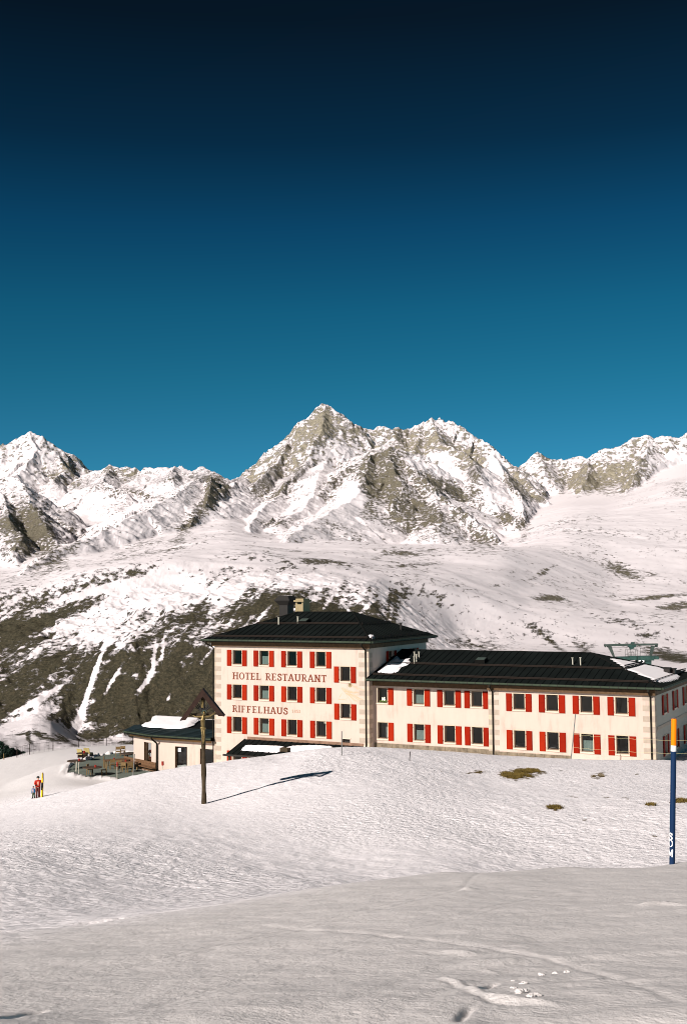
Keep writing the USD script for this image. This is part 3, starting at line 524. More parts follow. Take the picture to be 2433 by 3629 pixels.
    low = np.maximum(1 - smooth(D, 2200, 3600), .52 * (1 - smooth(D, 6350, 6700)))
    p = usdkit.mesh(stage, '/World/mountains', (V.reshape(-1, 3), grid_faces(len(d), len(t))), M['alpine'], True).GetPrim()
    floats(p, 'rock', rock.ravel()); floats(p, 'low', low.ravel()); tag(p, 'snow and rock mountain chain above a cliff and white pastures', kind='structure')
build_mountains()

# ------------------------------------------------------------------ the hotel: local x along the front, y back, z up from the base
ZB = -16.0
def hz(z): return z - ZB
def front(t): return lambda v: np.stack([v[:, 0], t - v[:, 1], v[:, 2]], -1)            # (u, outward, z)
def right(x): return lambda v: np.stack([x + v[:, 1], v[:, 0], v[:, 2]], -1)
def back(t): return lambda v: np.stack([v[:, 0], t + v[:, 1], v[:, 2]], -1)
def left(x): return lambda v: np.stack([x - v[:, 1], v[:, 0], v[:, 2]], -1)
def wall_mesh(fr, u0, u1, z0, z1, holes=(), th=.42):
    g = sbox(u0, hz(z0), u1, hz(z1))
    for h in holes: g = g.difference(sbox(h[0], hz(h[1]), h[2], hz(h[3])))
    return MB().extr(g, th, lambda v: fr(np.stack([v[:, 0], v[:, 2] - th, v[:, 1]], -1)))
WIN_N = [0]
def window(bld, fr, c, zt, zb, half=.42, shut=(1, 1), curtain=None, flowers=False):
    k = WIN_N[0]; WIN_N[0] += 1; B = lambda: MB()
    zt, zb = hz(zt), hz(zb); zs = zb + .12                               # zb is the sill's underside
    fm = B(); n0, n1 = -.24, -.17; w = .055
    fm.box(c - half + .003, c - half + w, n0, n1, zs + .002, zt - .003, fr).box(c + half - w, c + half - .003, n0, n1, zs + .002, zt - .003, fr).box(c - half + w, c + half - w, n0, n1, zt - w, zt - .003, fr).box(c - half + w, c + half - w, n0, n1, zs + .002, zs + w, fr)
    W = part(bld, 'window', fm, 'window_wood')
    part(W, 'pane', B().add(fr(np.array([(c - half + w, -.205, zs + w), (c + half - w, -.205, zs + w), (c + half - w, -.205, zt - w), (c - half + w, -.205, zt - w)])), [(0, 1, 2, 3)]), 'glass')
    part(W, 'sill', B().box(c - half + .003, c + half - .003, -.24, .075, zs - .117, zs, fr).box(c - half - .09, c + half + .09, .004, .07, zs - .113, zs - .004, fr), 'sill_stone')
    part(W, 'surround', B().box(c - half - .07, c - half - .004, .003, .022, zs + .002, zt + .07, fr).box(c + half + .004, c + half + .07, .003, .022, zs + .002, zt + .07, fr).box(c - half - .003, c + half + .003, .003, .020, zt + .004, zt + .068, fr), 'quoin_pale')
    for on, a, b in ((shut[0], c - half - .56, c - half - .125), (shut[1], c + half + .085, c + half + .535)):
        if not on: continue
        s = B().box(a, b, .035, .062, zb + .002, zt + .012, fr)
        for z0, z1 in ((zb + .07, zb + (zt - zb) * .48), (zb + (zt - zb) * .54, zt - .06)): s.box(a + .06, b - .06, .064, .078, z0, z1, fr)
        q = part(W, 'shutter', s, 'shutter_red')
        part(W, 'hinge', B().box(b - .01 if a < c else a - .05, b + .05 if a < c else a + .01, .03, .05, zb + .22, zb + .27, fr).box(b - .01 if a < c else a - .05, b + .05 if a < c else a + .01, .03, .05, zt - .27, zt - .22, fr), 'dark_metal')
    if curtain:
        lo, hi = {'half': (zs + w, zs + (zt - zs) * .62), 'full': (zs + w, zt - w), 'side': (zs + w, zt - w)}[curtain]
        if curtain == 'side': part(W, 'curtain', B().box(c + half * .45, c + half * .52, -.30, -.28, lo, hi - .3, fr), 'marker_white')
        else:
            n = 14; us = np.linspace(c - half + w, c + half - w, n); nn = -.29 + .012 * np.sin(np.arange(n) * 2.1)
            v = np.concatenate([np.stack([us, nn, np.full(n, z)], -1) for z in (lo, hi)]); part(W, 'curtain', B().add(fr(v), [(i, i + 1, n + i + 1, n + i) for i in range(n - 1)]), 'curtain')
    if flowers:
        rr = np.random.default_rng(5); m1, m2 = B(), B()
        for i in range(26):
            m2.tri(trimesh.creation.icosphere(0, .05).apply_translation(fr(np.array([(c + half * rr.uniform(-.6, .9), rr.uniform(-.1, -.02), zs + rr.uniform(.04, .2))]))[0]))
            if i < 16: m1.tri(trimesh.creation.icosphere(1, .06).apply_translation(fr(np.array([(c + half * rr.uniform(-.2, .5), rr.uniform(-.1, 0), zs + rr.uniform(.2, .42))]))[0]))
        q = part(W, 'window_plant', m2, 'leaves'); part(W, 'flower_head', m1, 'flowers')
    return (c - half, zb + ZB, c + half, zt + ZB)
def hole(c, zt, zb, half=.42): return (c - half, zb, c + half, zt)
def quoins(wall, fr, edge, sgn, z0, z1, long=.62, short=.22):
    "alternating corner stones; sgn is the way inwards"
    z, k = z0, 0
    while z < z1 - .05:
        h = .385 if k % 2 == 0 else .345; top = min(z + h, z1); w = long if k % 2 == 0 else short
        a, b = sorted((edge, edge + sgn * w))
        part(wall, 'quoin', MB().box(a, b, .003, .016 if k % 2 == 0 else .012, hz(z) + .004, hz(top) - .004, fr), 'quoin_stone' if k % 2 == 0 else 'quoin_pale'); z, k = top, k + 1

class Hip:
    "a hipped roof over x0..x1, y0..y1 (eaves), ridge yr from xr0 to xr1"
    def __init__(s, x0, x1, y0, y1, ze, zr, yr, xr0, xr1): s.__dict__.update(locals()); s.ze, s.zr = hz(ze), hz(zr)
    def faces(s):
        a, b, c, d = [np.array(q, float) for q in ((s.x0, s.y0, s.ze), (s.x1, s.y0, s.ze), (s.x1, s.y1, s.ze), (s.x0, s.y1, s.ze))]
        e, f = np.array((s.xr0, s.yr, s.zr), float), np.array((s.xr1, s.yr, s.zr), float)
        return {'front': [a, b, f, e], 'right': [b, c, f], 'back': [c, d, e, f], 'left': [d, a, e]}
    def frame(s, side):
        P = s.faces()[side]; o = P[0]; u = P[1] - P[0]; L = np.linalg.norm(u); u /= L
        n = np.cross(u, P[2] - P[0]); n /= np.linalg.norm(n); w = np.cross(n, u)
        return o, u, w, n, Polygon([((q - o) @ u, (q - o) @ w) for q in P])
    def on(s, side):
        o, u, w, n, g = s.frame(side); return lambda v: o + v[:, :1] * u + v[:, 1:2] * w + v[:, 2:3] * n
    def at_px(s, side, px, py, base):
        "photo pixel -> (u, w) on the roof plane; base is the thing's world placement"
        o, u, w, n, g = s.frame(side); v = LOCAL(ray(px, py)); c = LOCALP(np.zeros(3)); k = ((o - c) @ n) / (v @ n); q = c + k * v - o
        return q @ u, q @ w
def LOCAL(v): return np.array([v @ E1, v @ E2, v[2]])
def LOCALP(p): q = p - (HO + np.array([0, 0, ZB])); return LOCAL(q)
def build_roof(bld, hip, sides, step=.56, guards=(.12, .55), label=None):
    deck = MB(); F = hip.faces()
    zlo = hip.ze - .16
    for k, P in F.items():
        P = [np.asarray(q) - (0, 0, .012) for q in P]; deck.add(P, [(0, 1, 2), (0, 2, 3)] if len(P) == 4 else [(0, 1, 2)])
    a, b, c, d = [np.array(q, float) for q in ((hip.x0, hip.y0, 0), (hip.x1, hip.y0, 0), (hip.x1, hip.y1, 0), (hip.x0, hip.y1, 0))]
    q = [p + (0, 0, z) for p in (a, b, c, d) for z in (zlo, hip.ze - .012)]
    deck.add(q, [(0, 2, 3, 1), (2, 4, 5, 3), (4, 6, 7, 5), (6, 0, 1, 7), (0, 6, 4, 2)])
    R = part(bld, 'roof', deck, 'roof_edge', label=label)
    for side in sides:
        o, u, w, n, g = hip.frame(side); fn = hip.on(side); L, Hh = g.bounds[2], g.bounds[3]; x = 0.
        while x < L - .05:
            strip = g.intersection(sbox(x + .004, 0, min(x + step, L) - .004, Hh))
            if not strip.is_empty and strip.area > .01:
                mb = MB().extr(strip, .014, lambda v: fn(v - (0, 0, .004)))
                rib = g.intersection(sbox(x + .006, 0, x + .04, Hh))
                if rib.area > .002: mb.extr(rib, .045, lambda v: fn(v + (0, 0, .011)))
                part(R, 'roof_panel', mb, 'roof_metal')
            x += step
        for gy in guards:
            line = g.intersection(LineString([(0, gy * Hh), (L, gy * Hh)]))
            if line.is_empty: continue
            (ua, _), (ub, _) = line.coords[0], line.coords[-1]; gm = MB()
            p0, p1 = fn(np.array([(ua + .15, gy * Hh, .16)]))[0], fn(np.array([(ub - .15, gy * Hh, .16)]))[0]; gm.tube([p0, p1], .03, 6); gm.tube([p0 - (0, 0, .08), p1 - (0, 0, .08)], .025, 6)
            for uu in np.arange(ua + .3, ub - .2, step * 2): gm.beam(fn(np.array([(uu, gy * Hh, 0)]))[0], fn(np.array([(uu, gy * Hh, .18)]))[0], .03, .05, up=(1, 0, 0))
            part(R, 'snow_guard', gm, 'snow_guard')
    caps = MB()
    for side in ('front', 'right'):
        P = F[side]
        for p, q in ([(P[1], P[2]), (P[3], P[2]), (P[0], P[3])] if side == 'front' else [(P[1], P[2])]):
            if np.linalg.norm(p - q) > .01: caps.tube([p + (0, 0, .02), q + (0, 0, .02)], .055, 6)
    part(R, 'ridge_cap', caps, 'roof_edge')
    return R
def gutter(bld, pts, r=.085):
    g = MB(); pts = np.asarray(pts, float); g.tube(pts, r, 10)
    part(bld, 'gutter', g, 'gutter', smooth=40)
    t = pts[1] - pts[0]; L = np.linalg.norm(t); t /= L; b = MB()
    for k in np.arange(.3, L, .62): b.tube([pts[0] + t * k - t * .02, pts[0] + t * k + t * .02], r + .012, 8)
    part(bld, 'gutter_bracket', b, 'dark_metal')
def downpipe(bld, x, y, ztop, zbot, yg, xg=None, r=.055):
    xg = x if xg is None else xg
    pts = [(xg, yg, ztop), (xg, yg, ztop - .18), (x, y, ztop - .55), (x, y, ztop - .7), (x, y, zbot)]
    part(bld, 'downpipe', MB().tube([(a, b, hz(c)) for a, b, c in pts], r, 8).tube([(xg, yg, hz(ztop + .06)), (xg, yg, hz(ztop - .16))], r * 1.9, 8), 'downpipe', smooth=50)
def snow_patch(bld, fn, poly, th=.14, step=.16, edge=.3, name='roof_snow', seed=0, ragged=.12):
    poly = poly.buffer(.04).buffer(-.04); ring = poly.exterior; n = max(12, int(ring.length / step))
    bp = np.array([ring.interpolate(i / n, normalized=True).coords[0] for i in range(n)])
    c = np.array(poly.centroid.coords[0]); bp = bp + (bp - c) / np.maximum(np.linalg.norm(bp - c, axis=1, keepdims=True), .01) * ((f2(bp[:, 0] * 1.6, bp[:, 1] * 1.6, 3, seed) - .5) * ragged * 2)[:, None]
    poly = Polygon(bp).buffer(0); poly = max(getattr(poly, 'geoms', [poly]), key=lambda g: g.area)
    ring = poly.exterior; bp = np.array(ring.coords[:-1])
    x0, y0, x1, y1 = poly.bounds; gx, gy = np.meshgrid(np.arange(x0, x1, step), np.arange(y0, y1, step)); q = np.stack([gx.ravel(), gy.ravel()], -1) + RNG.uniform(-.02, .02, (gx.size, 2))
    q = np.array([p for p in q if poly.contains(Point(p)) and ring.distance(Point(p)) > step * .5]).reshape(-1, 2)
    P = np.vstack([bp, q]); tri = Delaunay(P).simplices; cen = P[tri].mean(1); tri = tri[[poly.contains(Point(p)) for p in cen]]
    dist = np.array([ring.distance(Point(p)) for p in P]); h = .02 + th * smooth(dist, 0, edge) + th * .3 * (f2(P[:, 0] * 1.1, P[:, 1] * 1.1, 3, seed + 3) - .5) * smooth(dist, 0, .3)
    h[:len(bp)] = .02
    v = fn(np.column_stack([P, h])); lo = fn(np.column_stack([bp, np.full(len(bp), .0)])); nb = len(bp); m = MB().add(v, tri)
    m.add(np.vstack([v[:nb], lo]), [(i, (i + 1) % nb, nb + (i + 1) % nb, nb + i) for i in range(nb)])
    return part(bld, name, m, 'tile_snow', smooth=60)

# lettering with slab serifs, capitals one unit tall
def glyph(c, w=.18, sf=.095, sw=.16):
    S = []; bx = lambda a, b, c_, d: S.append(sbox(a, b, c_, d))
    stem = lambda x, lo=0, hi=1: bx(x - w / 2, lo, x + w / 2, hi)
    ser = lambda x, y: bx(x - w / 2 - sw * .62, y, x + w / 2 + sw * .62, y + sf)
    T = 1 - sf
    if c in 'HNU':
        for x in (.2, .74): stem(x, 0 if c != 'U' else .3); ser(x, T); (c != 'U') and ser(x, 0)
        if c == 'H': bx(.2, .46, .74, .56)
        if c == 'N': S.append(LineString([(.2, .97), (.74, .03)]).buffer(w * .52, cap_style=2))
        if c == 'U': S.append(LineString([(.2, .32)] + [(.47 - .27 * math.cos(a), .32 - .245 * math.sin(a)) for a in np.linspace(0, math.pi, 14)] + [(.74, .32)]).buffer(w / 2 * .9, cap_style=2))
        wd = .94
    elif c in 'EFL':
        stem(.2); ser(.2, T); ser(.2, 0)
        if c != 'L': bx(.2, T, .66, 1); bx(.60, T - .13, .66, T + .02); bx(.2, .46, .52, .55); bx(.47, .40, .53, .61)
        if c != 'F': bx(.2, 0, .68, sf); bx(.62, 0, .68, .24)
        wd = .78
    elif c == 'T': stem(.38); ser(.38, 0); bx(.03, T, .73, 1); bx(.03, T - .16, .09, 1); bx(.67, T - .16, .73, 1); wd = .76
    elif c == 'I': stem(.2); ser(.2, 0); ser(.2, T); wd = .4
    elif c == 'O': S.append(affinity.scale(Point(.42, .5).buffer(.5), .80, 1.02).difference(affinity.scale(Point(.42, .5).buffer(.5), .50, .82))); wd = .84
    elif c == 'R':
        stem(.2); ser(.2, 0); ser(.2, T); ring = LineString([(.2, .955), (.44, .955)] + [(.44 + .18 * math.sin(a), .73 + .225 * math.cos(a)) for a in np.linspace(0, math.pi, 12)] + [(.2, .505)]).buffer(.058, cap_style=2); S.append(ring)
        S.append(LineString([(.42, .5), (.68, .06)]).buffer(w * .46, cap_style=2)); bx(.60, 0, .82, sf); wd = .82
    elif c == 'A':
        S.append(LineString([(.12, .04), (.42, 1)]).buffer(w * .36, cap_style=2)); S.append(LineString([(.74, .04), (.44, 1)]).buffer(w * .5, cap_style=2)); bx(.22, .28, .64, .37); ser(.12, 0); ser(.74, 0); wd = .86
    elif c == 'S':
        p = [(.58, .74), (.54, .88), (.36, .945), (.19, .87), (.15, .72), (.25, .59), (.42, .5), (.57, .39), (.59, .23), (.48, .09), (.30, .055), (.14, .13), (.10, .28)]
        S.append(LineString(p).buffer(w * .44)); bx(.555, .70, .61, .97); bx(.085, .03, .14, .32); wd = .70
    elif c in '1853':
        L = {'1': [[(.12, .78), (.26, .97), (.26, 0)]], '5': [[(.5, .95), (.2, .95), (.16, .56), (.36, .6), (.5, .46), (.5, .2), (.34, .04), (.12, .1)]], '3': [[(.12, .88), (.3, .96), (.46, .84), (.42, .64), (.28, .53), (.46, .42), (.5, .22), (.34, .04), (.12, .1)]]}
        if c == '8': S += [affinity.scale(Point(.3, .74).buffer(.24), .8, 1).difference(affinity.scale(Point(.3, .74).buffer(.24), .5, .72)), affinity.scale(Point(.3, .26).buffer(.28), .85, 1).difference(affinity.scale(Point(.3, .26).buffer(.28), .55, .72))]
        else: S += [LineString(q).buffer(.055) for q in L[c]]
        if c == '1': bx(.12, 0, .40, .07)
        wd = .6
    elif c == 'M':
        for x in (.18, .82): stem(x)
        S.append(LineString([(.18, .97), (.5, .25), (.82, .97)]).buffer(w * .45)); wd = 1.0
    return unary_union(S), wd
def text_parts(bld, text, fr, u0, u1, z0, z1, mat, th=.012):
    word = part(bld, 'lettering', MB().box(u0, u0 + .01, .0005, .0012, hz(z0), hz(z0) + .01, fr), mat) if False else None
    gs = []; x = 0.
    for c in text:
        if c == ' ': x += .55; continue
        g, w = glyph(c); gs.append(affinity.translate(g, x)); x += w + .06
    x -= .06; s, h = (u1 - u0) / x, z1 - z0
    for g in gs:
        g = affinity.translate(affinity.scale(g, s, h, origin=(0, 0)), u0, hz(z0))
        part(bld, 'letter', MB().extr(g, th, lambda v: fr(np.stack([v[:, 0], v[:, 2] + .003, v[:, 1]], -1))), mat)

BASE = HO + np.array([0, 0, ZB]); ROTZ = -27.5
# ---- main building
main = thing('hotel_building', 'cream four storey hotel with red shutters, painted name and dark hipped metal roof', 'building', BASE, ROTZ)
MS0, MS1, MT = -12.25, 2.1, 11.3
fr = front(0.); rows = [(-4.70, -5.99), (-7.53, -8.77), (-10.17, -11.51)]; cols = [-10.02, -7.42, -4.79, -2.14]
wins = [(c, a, b) for a, b in rows for c in cols] + [(.04, -5.83, -7.08), (.04, -8.73, -9.97)] + [(c, -12.95, -14.25) for c in cols[:2]]
W = part(main, 'wall', wall_mesh(fr, MS0, MS1, -16, -4.05, [hole(*w) for w in wins] + [(-.26, -11.78, .42, -11.45)]), 'plaster')
rt = right(MS1); rw = [(4.1, -4.75, -6.05), (8.6, -4.75, -6.05)]
WS = part(main, 'wall', wall_mesh(rt, .423, MT - .423, -16, -4.05, [hole(*w) for w in rw]), 'plaster')
part(main, 'wall', wall_mesh(left(MS0), .423, MT - .423, -16, -4.05), 'plaster'); part(main, 'wall', wall_mesh(back(MT), MS0, MS1, -16, -4.05), 'plaster')
for i, w in enumerate(wins):
    cur = {1: 'full', 5: 'full', 9: 'full', 2: None, 3: None}.get(i)
    if i in (0, 3, 7): cur = None
    window(main, fr, *w, curtain='half' if i in (1, 5, 9) else cur)
for w in rw: window(main, rt, *w)
part(main, 'cellar_window', MB().box(-.257, .417, -.3, -.25, hz(-11.777), hz(-11.453), fr), 'dark_metal')
part(main, 'cellar_lintel', MB().box(-.32, .48, .003, .03, hz(-11.45), hz(-11.36), fr), 'sill_stone')
quoins(W, fr, MS0 + .02, 1, -15.2, -4.45, .60, .13); quoins(W, fr, MS1 - .02, -1, -12.4, -4.45, .84, .36); quoins(WS, rt, .02, 1, -12.4, -4.45, .6, .3)
part(main, 'base_course', MB().box(-1.2, MS1 - .01, .003, .03, hz(-12.4), hz(-11.86), fr), 'sill_stone')
text_parts(main, 'HOTEL RESTAURANT', fr, -10.48, -1.62, -7.09, -6.52, 'letter_paint'); text_parts(main, 'RIFFELHAUS', fr, -10.5, -5.17, -9.78, -9.23, 'letter_paint'); text_parts(main, '1853', fr, -4.81, -4.03, -9.60, -9.36, 'date_paint')
mh = Hip(-13.0, 2.72, -.78, 12.1, -3.84, -1.66, 5.6, -7.5, -2.1)
MR = build_roof(main, mh, ('front', 'right', 'left'), guards=(.1, .56))
part(main, 'cornice', MB().box(MS0 - .2, MS1 + .2, -.22, -.004, hz(-4.38), hz(-4.02)).box(MS1 + .004, MS1 + .2, .0, MT, hz(-4.36), hz(-4.02)), 'cornice_wood')
gutter(main, [(-13.02, -.86, hz(-3.86)), (2.76, -.86, hz(-3.86))]); gutter(main, [(2.81, -.8, hz(-3.86)), (2.81, 12.1, hz(-3.86))])
downpipe(main, MS0 - .08, -.1, -3.95, -15.6, -.8, MS0 - .35); downpipe(main, 1.86, -.1, -3.95, -12.4, -.8)
# chimneys, vents, skylight
def chimney_metal():
    c = (-9.05, 6.4); z0, z1 = hz(-3.2), hz(-1.05)
    ch = part(main, 'chimney', MB().box(c[0] - .42, c[0] + .42, c[1] - .5, c[1] + .5, z0, z1), 'dark_metal')
    hat = m3d.Manifold.batch_hull([m3d.Manifold.cube([.84, 1.0, .02], True).translate([c[0], c[1], z1 + .0]), m3d.Manifold.cube([1.5, 1.6, .06], True).translate([c[0], c[1], z1 + .42]), m3d.Manifold.cube([.9, 1.0, .02], True).translate([c[0], c[1], z1 + .78])])
    part(ch, 'cowl', MB().man(hat), 'dark_metal')
def chimney_block():
    c = (-7.35, 6.3); z0, z1 = hz(-2.4), hz(-.98)
    ch = part(main, 'chimney', MB().box(c[0] - .38, c[0] + .38, c[1] - .6, c[1] + .6, z0, z1), 'chimney_stone')
    part(ch, 'flashing', MB().box(c[0] - .41, c[0] + .41, c[1] - .63, c[1] + .63, z0, z0 + .66), 'gutter')
    for dx in (-.3, .3): part(ch, 'cap_pier', MB().box(c[0] + dx - .075, c[0] + dx + .075, c[1] - .58, c[1] + .58, z1 + .003, z1 + .2), 'chimney_stone')
    part(ch, 'cap', MB().box(c[0] - .5, c[0] + .5, c[1] - .72, c[1] + .72, z1 + .203, z1 + .36).box(c[0] - .38, c[0] + .38, c[1] - .55, c[1] + .55, z1 + .362, z1 + .48), 'chimney_stone')
chimney_metal(); chimney_block()
def vent(bld, hip, side, px, py, h=.55, r=.06, mat='pale_metal'):
    u, w = hip.at_px(side, px, py, None); p = hip.on(side)(np.array([(u, w, 0)]))[0]
    part(bld, 'vent_pipe', MB().tube([p - (0, 0, .1), p + (0, 0, h)], r, 8).tube([p + (0, 0, h + .004), p + (0, 0, h + .05)], r * 1.7, 8), mat)
vent(main, mh, 'front', 987, 2213); vent(main, mh, 'front', 1055, 2211); vent(main, mh, 'right', 1420, 2232, .55, .1, 'dark_metal')
def skylight(bld, hip, px, py, w=.8, l=.7, h=.28):
    u, v = hip.at_px('front', px, py, None); fn = hip.on('front'); m = MB().extr(sbox(u - w / 2, v - l / 2, u + w / 2, v + l / 2), h, fn)
    s = part(bld, 'skylight', m, 'roof_edge'); part(s, 'skylight_pane', MB().extr(sbox(u - w / 2 + .06, v - l / 2 + .06, u + w / 2 - .06, v + l / 2 - .06), .015, lambda q: fn(q + (0, 0, h + .004))), 'lift_steel')
skylight(main, mh, 1078, 2208)
def roof_poly(hip, side, pxs): return Polygon([hip.at_px(side, x, y, None) for x, y in pxs]).buffer(0)
snow_patch(main, mh.on('right'), roof_poly(mh, 'right', [(1303, 2251), (1322, 2253), (1329, 2262), (1317, 2266), (1306, 2258)]), .1, .08, .12, seed=2, ragged=.05)
# painted figure on the wall by the stair windows
def mural():
    rr = np.random.default_rng(3); m = MB()
    def sweep(a, b, n, amp):
        u = np.linspace(0, 1, 9)
        for k in range(n):
            p0 = np.array(a) + rr.normal(0, .05, 2); p1 = np.array(b) + rr.normal(0, .16, 2)
            q = p0 + u[:, None] * (p1 - p0); q[:, 1] += np.sin(u * math.pi) * rr.uniform(-amp, amp) + rr.normal(0, .008, 9)
            m.extr(LineString(q).buffer(rr.uniform(.005, .011), cap_style=2), .002, lambda v: fr(np.stack([v[:, 0], v[:, 2] + .003 + .0001 * (m.n % 37), hz(v[:, 1])], -1)))
    sweep((.0, -7.75), (1.2, -7.9), 7, .1); sweep((.3, -7.85), (1.5, -8.4), 9, .12); sweep((.1, -7.9), (.9, -8.6), 8, .1); sweep((-.3, -7.5), (.5, -8.0), 8, .1); sweep((-.3, -7.9), (-.6, -8.4), 3, .05); sweep((-.6, -8.4), (.1, -8.55), 2, .05); sweep((.6, -7.3), (1.7, -7.7), 5, .05)
    part(main, 'mural', m, 'mural_paint')
    part(main, 'mural_sun', MB().extr(Point(.46, -7.26).buffer(.17), .002, lambda v: fr(np.stack([v[:, 0], v[:, 2] + .0075, hz(v[:, 1])], -1))), 'chimney_stone'); part(main, 'mural_sun', MB().extr(Point(.46, -7.22).buffer(.07), .002, lambda v: fr(np.stack([v[:, 0], v[:, 2] + .0105, hz(v[:, 1])], -1))), 'bench_wood')
mural()
# lean-to canopy along the foot of the front
def canopy():
    x0, x1 = -9.3, 1.6; y0, z0, y1, z1 = -.03, -11.95, -2.75, -12.82
    def fn(v): k = v[:, 1]; return np.stack([v[:, 0], y0 + (y1 - y0) * k, hz(z0 + (z1 - z0) * k) + v[:, 2]], -1)
    C = part(main, 'canopy', MB().extr(sbox(x0, 0, x1, 1), .10, lambda v: fn(v - (0, 0, .11))), 'roof_edge'); x = x0
    while x < x1 - .05:
        b = min(x + .5, x1)
        part(C, 'roof_panel', MB().extr(sbox(x + .004, .0, b - .004, 1.01), .012, fn).extr(sbox(x + .006, 0, x + .045, 1.01), .04, lambda v: fn(v + (0, 0, .0125))), 'roof_metal'); x += .5
    part(C, 'wall_flashing', MB().box(x0 + .3, x1, -.06, -.004, hz(-11.93), hz(-11.72)), 'flashing')
    g = [(x0 - .25, y1 - .06, hz(z1 - .05)), (x1, y1 - .06, hz(z1 - .05))]; part(C, 'gutter', MB().tube(g, .08, 8), 'dark_metal')
    for px in (x0 + .2, -6.2, -3.2, -.4): part(C, 'post', MB().box(px - .07, px + .07, y1 + .1, y1 + .24, 0.5, hz(z1) - .1), 'old_wood')
    def cpx(px, py):
        v = LOCAL(ray(px, py)); c = LOCALP(np.zeros(3)); p0 = np.array([0, y0, hz(z0)]); n = np.cross([1, 0, 0], [0, y1 - y0, z1 - z0]); k = ((p0 - c) @ n) / (v @ n); q = c + k * v
        return q[0], (q[1] - y0) / (y1 - y0)
    for pp, sd in (([(856, 2658), (868, 2646), (930, 2646), (1005, 2650), (1012, 2653), (995, 2663), (980, 2669), (930, 2666), (854, 2661)], 4), ([(1008, 2656), (1040, 2648), (1120, 2646), (1180, 2650), (1180, 2666), (1040, 2668)], 6)):
        P = Polygon([(q[0], q[1] * 2.85) for q in (cpx(*p) for p in pp)]).buffer(0)
        snow_patch(C, lambda v: fn(np.column_stack([v[:, 0], v[:, 1] / 2.85, v[:, 2]])), P, .16, .1, .12, seed=sd, ragged=.06)
    q = cpx(1010, 2664); part(C, 'roof_hatch', MB().box(q[0] - .35, q[0] + .35, y0 + (y1 - y0) * q[1] - .25, y0 + (y1 - y0) * q[1] + .25, hz(z0 + (z1 - z0) * q[1]) + .02, hz(z0 + (z1 - z0) * q[1]) + .3), 'old_wood')
canopy()

# ---- long wing in two stretches
wing = thing('hotel_wing', 'long two storey cream hotel wing with red shutters, dark roof and snowy hip end', 'building', BASE, ROTZ)
A0, A1, B0, B1, WT = 2.105, 11.8, 11.8, 23.92, 12.4; ta, tb = .9, .2
fa, fb = front(ta), front(tb); wrow = [(-7.47, -8.74), (-10.13, -11.50)]; ca, cb = [2.82, 5.91, 8.43, 10.64], [14.18, 16.66, 19.15, 21.64]
wa = [(c, a, b) for a, b in wrow for c in ca]; wb = [(c, a, b) for a, b in wrow for c in cb]
WA = part(wing, 'wall', wall_mesh(fa, A0, A1, -16, -6.95, [hole(*w) for w in wa]), 'plaster'); WB = part(wing, 'wall', wall_mesh(fb, B0 + .003, B1, -16, -6.95, [hole(*w) for w in wb]), 'plaster')
re_ = right(B1); we = [(c, a, b) for a, b in ((-7.47, -8.85), (-10.35, -11.75)) for c in (3.5, 7.1, 10.9)]
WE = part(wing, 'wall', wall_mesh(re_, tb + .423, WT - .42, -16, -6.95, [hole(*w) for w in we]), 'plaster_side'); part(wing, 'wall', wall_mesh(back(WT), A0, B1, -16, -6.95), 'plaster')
for i, w in enumerate(wa): window(wing, fa, *w, shut=(0, 1) if i % 4 == 0 else (1, 1), curtain={1: 'half', 5: 'half', 4: 'side', 3: None}.get(i), flowers=i == 0)
for i, w in enumerate(wb): window(wing, fb, *w, curtain={6: 'half'}.get(i))
for w in we: window(wing, re_, *w)
quoins(WB, fb, B0 + .02, 1, -12.0, -7.3, .80, .40); quoins(WB, fb, B1 - .02, -1, -12.0, -7.3, .80, .36); quoins(WE, re_, tb + .02, 1, -12.0, -7.3, .55, .28)
part(WE, 'string_course', MB().box(tb + .7, WT, .003, .03, hz(-9.72), hz(-9.48), re_), 'quoin_stone')
for f, a, b in ((fa, A0 + .01, A1 - .01), (fb, B0 + .01, 18.0)):
    k = 0; x = a
    while x < b - .05:
        e = min(x + random.uniform(.5, 1.0), b); part(WA if f is fa else WB, 'base_stone', MB().box(x + .008, e - .008, .003, .045 + random.uniform(0, .02), hz(-12.6), hz(-11.72), f), 'base_stone'); x = e
wh = Hip(A0, 24.52, -.45, 13.05, -6.70, -4.76, 6.2, A0, 17.9)
WR = build_roof(wing, wh, ('front', 'right'), guards=(.13, .50))
part(wing, 'cornice', MB().box(A0, A1 - .02, ta - .35, ta - .004, hz(-7.28), hz(-6.88)).box(B0, B1 + .12, tb - .25, tb - .004, hz(-7.26), hz(-6.88)).box(B1 + .004, B1 + .14, tb, WT, hz(-7.26), hz(-6.88)), 'cornice_wood')
gutter(wing, [(A0 + .02, -.52, hz(-6.74)), (24.58, -.52, hz(-6.74))]); gutter(wing, [(24.62, -.45, hz(-6.74)), (24.62, 13.05, hz(-6.74))])
downpipe(wing, 12.17, tb - .1, -6.82, -12.3, -.46); downpipe(wing, 23.66, tb - .1, -6.82, -12.3, -.46)
for px, py, hh in ((1467, 2352, .5), (1475, 2345, .55), (1468, 2330, .4), (1484, 2330, .4), (2028, 2357, .5), (2056, 2358, .55)): vent(wing, wh, 'front', px, py, hh, .055)
skylight(wing, wh, 1705, 2347)
snow_patch(wing, wh.on('front'), roof_poly(wh, 'front', [(1335, 2383), (1362, 2361), (1405, 2325), (1420, 2340), (1440, 2336), (1454, 2333), (1448, 2342), (1454, 2349), (1444, 2357), (1422, 2364), (1410, 2380), (1395, 2386), (1370, 2387)]), .11, .16, .3, seed=11)
